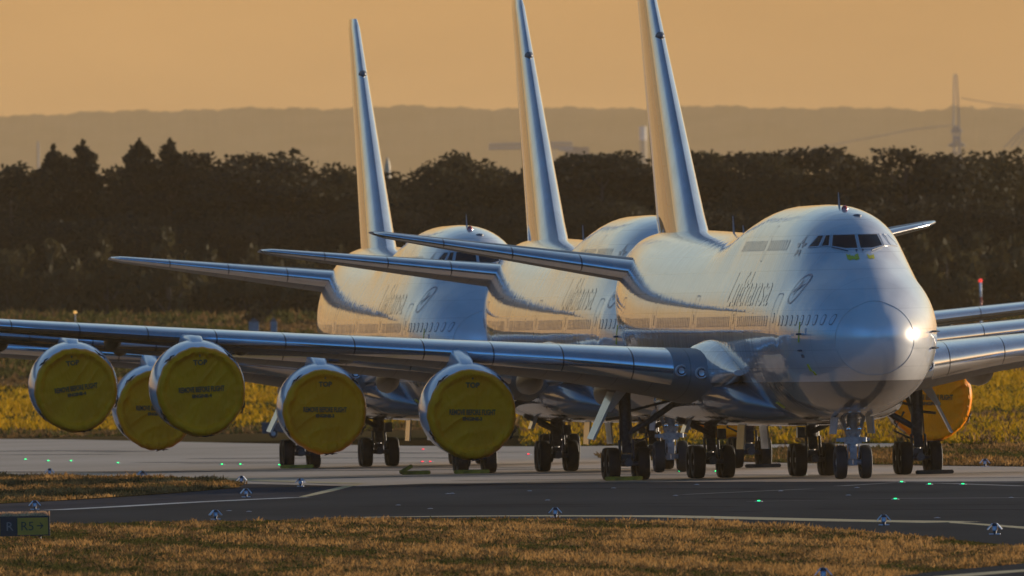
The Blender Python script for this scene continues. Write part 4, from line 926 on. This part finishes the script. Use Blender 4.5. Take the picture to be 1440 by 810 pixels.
SKY = [('round', 18, 224, 'low round tree at the left edge of the skyline'), ('spruce', 80, 204, 'dark bushy conifer first of the tall left group'), ('spruce', 121, 198, 'spiky conifer with ragged branches second of the tall left group'), ('round', 176, 224, 'loose tree filling the gap left of the tallest conifer'), ('spruce', 201, 194, 'tallest conifer of the left group with a fine pointed top'), ('spruce', 244, 194, 'slender pale conifer right of the tallest one'), ('pine', 272, 208, 'broad dark tree right of the slender conifer'), ('round', 296, 226, 'low tree right of the broad dark one'),
       ('pine', 332, 222, 'flat low pine between the left group and the two wide crowns'), ('pine', 360, 210, 'wide pine left of the leftmost fin, first of two'), ('round', 410, 207, 'widest crown left of the leftmost fin'), ('round', 470, 224, 'round tree top just left of the leftmost fin'), ('round', 612, 221, 'rounded crown first right of the leftmost fin'), ('round', 655, 208, 'big rounded crown midway between the first two fins'), ('pine', 700, 232, 'low crown just left of the middle fin'),
       ('pine', 812, 210, 'flat crown right of the middle fin'), ('pine', 850, 211, 'second flat crown right of the middle fin'), ('pine', 885, 207, 'pine with thin upright twigs left of the right fin'), ('round', 990, 204, 'crown touching the right fin'), ('pine', 1040, 208, 'pine crown second right of the right fin'), ('round', 1075, 211, 'low crown third right of the right fin'), ('pine', 1118, 203, 'wide pine above the foremost cockpit'), ('pine', 1152, 201, 'tall pine above the foremost cockpit, right of the wide one'), ('round', 1210, 208, 'broad crown right of the cockpit'), ('pine', 1277, 201, 'pine leaning up alone before the lattice mast'), ('round', 1345, 207, 'greener broad crown at the foot of the lattice mast'), ('round', 1385, 208, 'low crown right of the lattice mast'), ('round', 1425, 206, 'round crown at the right edge of the skyline')]
for k, (kd, px, yt, lab) in enumerate(SKY):
    tree(kd, px, yt + 2, TY - 12 + 5 * (k % 4), lab + ' on the forest edge', 'skyline trees')
# the wood itself: one mass of crowns several rows deep
Qs = []; mis = []; rf = np.random.default_rng(5)
protos = {k: [np.array([v.co[:] for v in next(c for c in kids[p] if c.name.startswith('crown')).data.vertices]).reshape(-1, 4, 3) for p in TP_[k]] for k in TP_}
for row in range(7):
    Y = 2925 + row * 17
    for px in np.arange(-300, 1750, 27):
        px_ = px + rf.uniform(-11, 11); kd = ['pine', 'round', 'round'][rf.integers(3)]; pq = protos[kd][rf.integers(len(protos[kd]))]
        sky = 238 + 7 * math.sin(px_ * .013) + 5 * math.sin(px_ * .041 + 1); 
        if px_ < 480: sky = 258
        if 690 < px_ < 740: sky = 248
        yt = sky + rf.uniform(-4, 10) + (6 - row) * 9
        b = AT(px_, 440, Y); top = AT(px_, yt, Y).z; zb_ = ground_z(b.x, Y); s = (top - zb_) / 12; a = rf.uniform(0, 6.28); c_, s_2 = math.cos(a), math.sin(a)
        keep = rf.random(len(pq)) < .6; q2 = pq[keep] * s; x = q2[..., 0] * c_ - q2[..., 1] * s_2; y = q2[..., 0] * s_2 + q2[..., 1] * c_
        Qs.append(np.stack([x * 1.25 + b.x, y * 1.25 + Y, q2[..., 2] + zb_], -1)); mis.append(np.full(len(q2), rf.integers(2)))
    # understorey
    cl = [((AT(px, 440, Y).x, Y + rf.uniform(-6, 6), ground_z(0, Y) + rf.uniform(1, 9)), (1.6, 1.6, 1.5)) for px in np.arange(-300, 1750, 13)]
    cl += [((AT(px, 440, Y).x, Y + rf.uniform(-6, 6), ground_z(AT(px, 440, Y).x, Y) + rf.uniform(.1, 1.6)), (1.5, 1.5, 1.3)) for px in np.arange(-300, 1750, 16)]
    q2 = leaves(cl, 50 + row, .28, 36); Qs.append(q2); mis.append(np.zeros(len(q2)))
tag(quads('forest', np.concatenate(Qs), [leafd, leafm], mi=np.concatenate(mis)), 'dense dark forest closing the airfield behind the jets', 'forest', kind='stuff')
# paler bushes before the wood
def make_bush(seed):
    r = random.Random(seed); root = empty('bush'); cl = []
    for i in range(16):
        a = r.uniform(0, 6.28); d = r.uniform(0, 1.6); cl.append(((d * math.cos(a), d * math.sin(a), r.uniform(.4, 3.4) * (1 - d / 3.2)), (r.uniform(.4, .8),) * 2 + (r.uniform(.4, .7),)))
    quads('foliage', leaves(cl, seed, .24, 75), [leafl], root); t = MB()
    for c, rad in cl[::2]: t.tube([(0, 0, 0), (c[0] * .5, c[1] * .5, c[2] * .6), c], [.07, .045, .015], 5)
    t.build('stem', bark, root); return root
BS = [make_bush(s) for s in (31, 32, 33)]
for o in list(COL.objects):
    if o.parent in BS: kids.setdefault(o.parent, []).append(o)
ub = set(); rb = random.Random(9)
for px, yt in [(15, 330), (40, 345), (70, 322), (100, 340), (150, 330), (180, 346), (238, 320), (262, 340), (300, 345), (350, 330), (380, 350), (415, 340), (440, 352), (475, 345), (570, 350), (600, 340), (690, 350), (820, 355), (1045, 345), (1270, 348), (1300, 330), (1335, 322), (1362, 335), (1390, 312), (1415, 325), (1440, 305)]:
    b = BS[rb.randrange(3)]; o = copy_tree(b) if b in ub else b; ub.add(b); Y = 2895 + rb.uniform(-12, 8)
    p = AT(px, 440, Y); zb_ = ground_z(p.x, Y); s = (AT(px, yt, Y).z - zb_) / 3.7; o.location = (p.x, Y, zb_ - .05); o.scale = (s * .8, s * .8, s); o.rotation_euler = (0, 0, rb.uniform(0, 6))
    tag(o, 'pale olive tall bush in the row along the foot of the dark forest', 'bush', 'pale bushes below the forest')
Y = 2700; p = AT(362, 440, Y); b = copy_tree(BS[0]); b.location = (p.x, Y, ground_z(p.x, Y)); s = (AT(362, 422, Y).z - ground_z(p.x, Y)) / 3.7; b.scale = (s * 1.2, s, s)
for c in b.children:
    if c.name.startswith('foliage'):
        c.data = c.data.copy(); c.data.materials.clear(); c.data.materials.append(leafd)
tag(b, 'small dark bush alone on the far field beside two pale huts', 'bush')
# pale huts on the far field
hutm = mat('hut_grey', (.22, .23, .23), .8, var=.15); hutr = mat('hut_roof', (.12, .1, .09), .8)
for px, wpx, yt, lab in ((357, 14, 447, 'small grey hut left of the dark bush on the far field'), (385, 9, 446, 'narrow grey hut right of the dark bush on the far field')):
    Y = 2500; p = AT(px, 460, Y); u = Y / F; zg = ground_z(p.x, Y); top = AT(px, yt, Y).z; w = wpx * u; h = top - zg
    r = empty('hut', (p.x, Y, zg)); tag(r, lab, 'hut'); MB().box((0, 0, h * .42), (w, w, h * .84)).build('wall', hutm, r)
    MB().loft([[(-w * .55, -w * .55, h * .84), (w * .55, -w * .55, h * .84), (0, -w * .55, h)], [(-w * .55, w * .55, h * .84), (w * .55, w * .55, h * .84), (0, w * .55, h)]]).build('roof', hutr, r)

# ------------------------------------------------------------------ far hills and what stands before them
HY = 44000.
def ridge(px): return 153 + 9 * max(0, (300 - px) / 300) - 3 * math.exp(-((px - 1000) / 160) ** 2) - 3 * math.exp(-((px - 570) / 120) ** 2) + 1.4 * math.sin(px * .03) + 1.2 * math.sin(px * .083 + 1) + .9 * math.sin(px * .21) + .7 * math.sin(px * .47 + 2) - (4 if 1335 < px < 1372 else 0)
top = []; 
pxs = np.arange(-900, 2360, 4.)
rows = [(0, 0.), (120, .3), (260, .62), (380, .88), (440, 1.), (700, .9), (1200, .3), (1500, 0)]
vs = []
for dy, f in rows:
    for px in pxs:
        t = AT(px, ridge(px), HY + 440); gz = 6.; z = gz + (t.z - gz) * f + (rf.uniform(-.6, .6) if 0 < f < 1 else 0); vs.append((t.x, HY + dy, z))
k = len(pxs); tag(MB().add(vs, [(j * k + i, j * k + i + 1, (j + 1) * k + i + 1, (j + 1) * k + i) for j in range(len(rows) - 1) for i in range(k - 1)]).build('hills', mat('hill_woods', (.02, .024, .012), .95, col2=(.10, .078, .042), scale=.011, spec=.1, stretch=(1, .3, 4)), smooth=60), kind='structure')
steel = mat('lattice_steel', (.36, .32, .28), .7, metal=.2)
def bars(m, pts, r):
    for a, b in pts: m.tube([a, b], r, 5)
# lattice transmission mast
Y = 16000.; u = Y / F; bp_ = AT(1346, 235, Y); zt = AT(1346, 104, Y).z; z0 = 7.; H = zt - z0
r = empty('lattice_mast', (bp_.x, Y, z0)); tag(r, 'tall lattice pylon rising above the hill line at right', 'pylon')
m = MB(); hwid = 9 * u
lv = [0, .18, .34, .48, .6, .7, .78]
for sx, sy in ((1, 1), (1, -1), (-1, 1), (-1, -1)): m.tube([(sx * hwid, sy * hwid, 0), (sx * 4 * u, sy * 4 * u, H * .78), (sx * 1.6 * u, sy * 1.6 * u, H)], [.55, .45, .35], 5)
for a, b in zip(lv[:-1], lv[1:]):
    wa, wb = hwid + (4 * u - hwid) * a / .78, hwid + (4 * u - hwid) * b / .78
    for s in (1, -1):
        bars(m, [((-wa, s * wa, a * H), (wb, s * wb, b * H)), ((wa, s * wa, a * H), (-wb, s * wb, b * H)), ((s * wa, -wa, a * H), (s * wb, wb, b * H)), ((-wb, s * wb, b * H), (wb, s * wb, b * H))], .22)
m.build('tower', steel, r)
for f, w in ((.70, 11), (.76, 7), (.46, 9)):
    m = MB(); bars(m, [((-w * u, 0, f * H), (w * u, 0, f * H)), ((-w * u, 0, f * H), (0, 0, f * H + 5 * u)), ((w * u, 0, f * H), (0, 0, f * H + 5 * u)), ((-w * u, 0, f * H - 2 * u), (-w * u, 0, f * H)), ((w * u, 0, f * H - 2 * u), (w * u, 0, f * H))], .6); m.build('cross_arm', steel, r)
MB().box((0, 0, H * .73), (9 * u, 9 * u, 5 * u)).build('platform', steel, r)
for pts, lab in (([(1341, 176), (1290, 181), (1200, 198), (1120, 213), (1060, 222)], 'sagging power line running left from the lattice pylon'), ([(1351, 138), (1400, 146), (1450, 150), (1530, 156)], 'thin power line running right from the lattice pylon')):
    tag(MB().tube([AT(a, b, Y + 5) for a, b in pts], .2, 5).build('power_line', steel), lab, 'power line')
for k in range(4):
    tag(MB().tube([AT(1412 + k * 9, 207, 9000), AT(1452 + k * 3.2, 168 - k * 1.5, 9000)], .13, 5).build('stay_cable', steel), 'thin slanting stay cable at the right edge above the trees', 'cable', 'stay cables at the right edge')
# slim mast at left
Y = 14000.; b_ = AT(54, 235, Y); m = MB().tube([(0, 0, 0), (0, 0, AT(54, 199, Y).z - 6)], [.8, .4], 8); r = empty('slim_mast', (b_.x, Y, 6.)); tag(r, 'faint slim mast above the trees at far left', 'mast'); m.build('pole', steel, r); MB().box((0, 0, AT(54, 205, Y).z - 6), (1.2, .6, .5)).build('antenna', steel, r)
# horizontal crane jib and building top
Y = 22000.; u = Y / F; b_ = AT(760, 235, Y); r = empty('tower_crane', (b_.x, Y, 6.)); tag(r, 'hazy tower crane with a long level jib behind the middle fin', 'crane')
zj = AT(760, 208, Y).z - 6; hj = 6.5 * u; m = MB(); x0, x1 = -72 * u, 46 * u
for z in (zj, zj + hj): m.tube([(x0, 0, z), (x1, 0, z)], .9, 6)
n = 26
for i in range(n): m.tube([(x0 + (x1 - x0) * i / n, 0, zj), (x0 + (x1 - x0) * (i + .5) / n, 0, zj + hj), (x0 + (x1 - x0) * (i + 1) / n, 0, zj)], .6, 5)
m.build('jib', steel, r); m = MB()
for sx in (1, -1):
    for sy in (1, -1): m.tube([(sx * .9 + 20 * u, sy * .9, 0), (sx * .9 + 20 * u, sy * .9, zj)], .2, 5)
for i in range(10): m.tube([(-.9 + 20 * u, -.9, zj * i / 10), (.9 + 20 * u, -.9, zj * (i + 1) / 10)], .12, 5)
m.build('tower', steel, r); MB().box((36 * u, 0, zj - 1.2), (20 * u, 1.5, 2.6)).build('counterweight', steel, r)
rb_ = AT(812, 235, 22400); bl = empty('factory_building', (rb_.x, 22400, 6.)); tag(bl, 'hazy flat roofed building under the crane right of the middle fin', 'building'); zt = AT(812, 207, 22400).z - 6; MB().box((0, 0, zt / 2), (34 * .51, 6, zt)).build('wall', mat('wall_brown', (.2, .15, .13), .8), bl); MB().box((-1.2, 0, zt + .25), (2.4, 3, .5)).build('roof', hutr, bl)
# pale chimney with faint smoke-worn cap
Y = 30000.; u = Y / F; b_ = AT(905, 235, Y); r = empty('chimney', (b_.x, Y, 6.)); tag(r, 'pale smokestack left of the right fin before the hills', 'chimney'); zt = AT(905, 178, Y).z - 6
MB().lathe([(0, 5.6 * u), (zt * .8, 5.0 * u), (zt * .93, 4.9 * u)], 'z', n=24).build('shaft', mat('stack_pale', (.36, .28, .20), .7), r, smooth=40); MB().lathe([(zt * .93, 5.1 * u), (zt, 5.1 * u)], 'z', n=24).build('band', mat('stack_cap', (.8, .72, .6), .7), r, smooth=40)
b_ = AT(545, 235, 4800); r = empty('silo', (b_.x, 4800, 6.)); zt = AT(545, 221, 4800).z - 6; tag(r, 'small bright silo top just right of the leftmost fin', 'silo'); MB().lathe([(0, .55), (zt * .8, .5), (zt * .95, .4), (zt, .1), (zt, 0)], 'z', n=16).build('tank', mat('silo_cream', (.5, .38, .22), .5), r, smooth=40)
# red lamp mast on the far field, right of the foremost nose
Y = 2350.; b_ = AT(1380, 455, Y); zg = ground_z(b_.x, Y); r = empty('obstacle_lamp_mast', (b_.x, Y, zg)); tag(r, 'thin red and white lamp mast on the far field right of the nose', 'lamp mast')
hh = AT(1380, 397, Y).z - zg
rw = mat('mast_red', (.35, .05, .03), .5); ww = mat('mast_white', (.7, .7, .7), .5)
for i in range(5): MB().tube([(0, 0, hh * i / 5), (0, 0, hh * (i + 1) / 5 - .002)], .09, 8).build('pole', ww if i % 2 == 0 else rw, r, smooth=40)
MB().lathe([(0, .12), (.12, .17), (.24, .12), (.28, 0)], 'z', (0, 0, hh), 14).build('lamp', mat('lamp_red_far', (.5, .03, .02), .3, emit=(1, .06, .04), es=.7), r, smooth=40)
for z in (.43, .62): MB().box((0, -.1, hh * z), (.5, .14, .16)).build('sensor_arm', ww, r)
b_ = AT(106, 460, 2450); zg = ground_z(b_.x, 2450); r = empty('field_lamp', (b_.x, 2450, zg)); hh = AT(106, 441, 2450).z - zg; tag(r, 'small warm lamp post on the far field above the front wing at left', 'lamp'); MB().tube([(0, 0, 0), (0, 0, hh)], .05, 8).build('post', steel, r); MB().lathe([(0, .08), (.08, .14), (.2, .1), (.22, 0)], 'z', (0, 0, hh), 12).build('lamp_head', mat('lamp_warm', (.5, .3, .1), .4, emit=(1, .5, .1), es=.7), r, smooth=40)

# ------------------------------------------------------------------ air
hz = MB().box((0, 22700, 160), (7000, 48000, 330)).build('haze', []); tag(hz, kind='stuff')
hm = bpy.data.materials.new('haze_air'); N, L = nt(hm); N.remove(N['Principled BSDF']); pv = N.new('ShaderNodeVolumePrincipled'); pv.inputs["Density"].default_value = 1.85e-5
pv.inputs['Color'].default_value = (.98, .70, .38, 1); pv.inputs['Anisotropy'].default_value = .0; L.new(pv.outputs[0], N['Material Output'].inputs['Volume']); hz.data.materials.append(hm)

# ------------------------------------------------------------------ light
SUN_EL, SUN_AZ = R(5.5), R(60.)      # azimuth clockwise from +Y (the view direction)
sd_ = Vector((math.sin(SUN_AZ) * math.cos(SUN_EL), math.cos(SUN_AZ) * math.cos(SUN_EL), math.sin(SUN_EL)))
sl = bpy.data.lights.new('sun', 'SUN'); sl.energy = 5.0; sl.angle = R(.5); sl.color = (1., .85, .66); so = bpy.data.objects.new('sun', sl); COL.objects.link(so); so.rotation_euler = sd_.to_track_quat('Z', 'Y').to_euler()
w = bpy.data.worlds.new('World'); sc.world = w; w.use_nodes = True; N, L = w.node_tree.nodes, w.node_tree.links; bg = N['Background']
sky = N.new('ShaderNodeTexSky'); sky.sky_type = 'NISHITA'; sky.sun_disc = False; sky.sun_elevation = SUN_EL; sky.sun_rotation = SUN_AZ; sky.altitude = 100; sky.air_density = 1.0; sky.dust_density = 2.0; sky.ozone_density = 1.6
tc = N.new('ShaderNodeTexCoord'); sp = N.new('ShaderNodeSeparateXYZ'); L.new(tc.outputs['Generated'], sp.inputs[0])
def ramp(stops):
    r = N.new('ShaderNodeValToRGB'); e = r.color_ramp.elements
    for i, (p_, c) in enumerate(stops):
        q = e[i] if i < 2 else e.new(p_)
        q.position = p_; q.color = (*c, 1)
    return r
def vmul(a, b):
    m = N.new('ShaderNodeMixRGB'); m.blend_type = 'MULTIPLY'; m.inputs[0].default_value = 1; L.new(a, m.inputs[1]); L.new(b, m.inputs[2]); return m.outputs[0]
rp = ramp([(0., (1.3, .85, .5)), (.05, (1.3, .9, .55)), (.12, (1.2, 1.0, .8)), (.25, (1., 1.05, 1.1)), (.5, (.8, 1.0, 1.3))]); L.new(sp.outputs['Z'], rp.inputs[0])
# evening dust glow: the low sky over the hills ahead is brighter and warmer than the blue sky behind the camera
dt = N.new('ShaderNodeVectorMath'); dt.operation = 'DOT_PRODUCT'; dt.inputs[1].default_value = (-.17, .985, 0); L.new(tc.outputs['Generated'], dt.inputs[0])
mr = N.new('ShaderNodeMapRange'); mr.interpolation_type = 'SMOOTHSTEP'; mr.inputs['From Min'].default_value = .45; mr.inputs['From Max'].default_value = .97; L.new(dt.outputs['Value'], mr.inputs[0])
gl = ramp([(0., (4.05, 2.28, .84)), (.05, (3.6, 2.3, 1.0)), (.10, (3.1, 3.4, 3.2)), (.26, (2.4, 3.1, 3.5)), (.5, (.8, 1.1, 1.4)), (.9, (.2, .3, .5))]); L.new(sp.outputs['Z'], gl.inputs[0])
ad = N.new('ShaderNodeMixRGB'); ad.blend_type = 'ADD'; ad.inputs[0].default_value = 1
bk = ramp([(0., (.3, .45, .55)), (.08, (.40, .95, 1.8)), (.2, (.9, 2.6, 5.3)), (.45, (1.25, 2.9, 5.3)), (.7, (.7, 1.15, 1.7))]); L.new(sp.outputs['Z'], bk.inputs[0])
fb = N.new('ShaderNodeVectorMath'); fb.operation = 'DOT_PRODUCT'; fb.inputs[1].default_value = (.45, .893, 0); L.new(tc.outputs['Generated'], fb.inputs[0])
m2 = N.new('ShaderNodeMapRange'); m2.interpolation_type = 'SMOOTHSTEP'; m2.inputs['From Min'].default_value = -.1; m2.inputs['From Max'].default_value = .55; L.new(fb.outputs['Value'], m2.inputs[0])
lf = N.new('ShaderNodeVectorMath'); lf.operation = 'DOT_PRODUCT'; lf.inputs[1].default_value = (-.966, .26, 0); L.new(tc.outputs['Generated'], lf.inputs[0])
m3 = N.new('ShaderNodeMapRange'); m3.interpolation_type = 'SMOOTHSTEP'; m3.inputs['From Min'].default_value = .25; m3.inputs['From Max'].default_value = .85; m3.inputs['To Min'].default_value = 1.; m3.inputs['To Max'].default_value = .38; L.new(lf.outputs['Value'], m3.inputs[0])
rx = N.new('ShaderNodeMixRGB'); L.new(m2.outputs[0], rx.inputs[0]); L.new(bk.outputs[0], rx.inputs[1]); L.new(rp.outputs[0], rx.inputs[2])
cl_ = N.new('ShaderNodeMixRGB'); cl_.blend_type = 'DARKEN'; cl_.inputs[0].default_value = 1; cl_.inputs[2].default_value = (9., 6.2, 3.6, 1); L.new(sky.outputs[0], cl_.inputs[1])
L.new(vmul(vmul(cl_.outputs[0], rx.outputs[0]), m3.outputs[0]), ad.inputs[1]); mpn = N.new('ShaderNodeMapping'); mpn.inputs['Scale'].default_value = (45, 45, 190); L.new(tc.outputs['Generated'], mpn.inputs[0])
dn = N.new('ShaderNodeTexNoise'); dn.inputs['Scale'].default_value = 1; dn.inputs['Detail'].default_value = 3; L.new(mpn.outputs[0], dn.inputs[0])
dr = N.new('ShaderNodeMapRange'); dr.inputs['From Min'].default_value = .3; dr.inputs['From Max'].default_value = .7; dr.inputs['To Min'].default_value = .8; dr.inputs['To Max'].default_value = 1.12; L.new(dn.outputs['Fac'], dr.inputs[0])
L.new(vmul(vmul(gl.outputs[0], mr.outputs[0]), dr.outputs[0]), ad.inputs[2]); L.new(ad.outputs[0], bg.inputs[0]); bg.inputs[1].default_value = .083

sc.view_settings.view_transform = 'Standard'; sc.view_settings.look = 'None'; sc.view_settings.exposure = 0.35; sc.view_settings.gamma = 1; sc.view_settings.use_curve_mapping = False
sc.render.engine = 'CYCLES'; cy = sc.cycles; cy.use_denoising = True; cy.max_bounces = 6; cy.diffuse_bounces = 2; cy.glossy_bounces = 4; cy.transmission_bounces = 2; cy.transparent_max_bounces = 8; cy.volume_bounces = 0; cy.caustics_reflective = False; cy.caustics_refractive = False
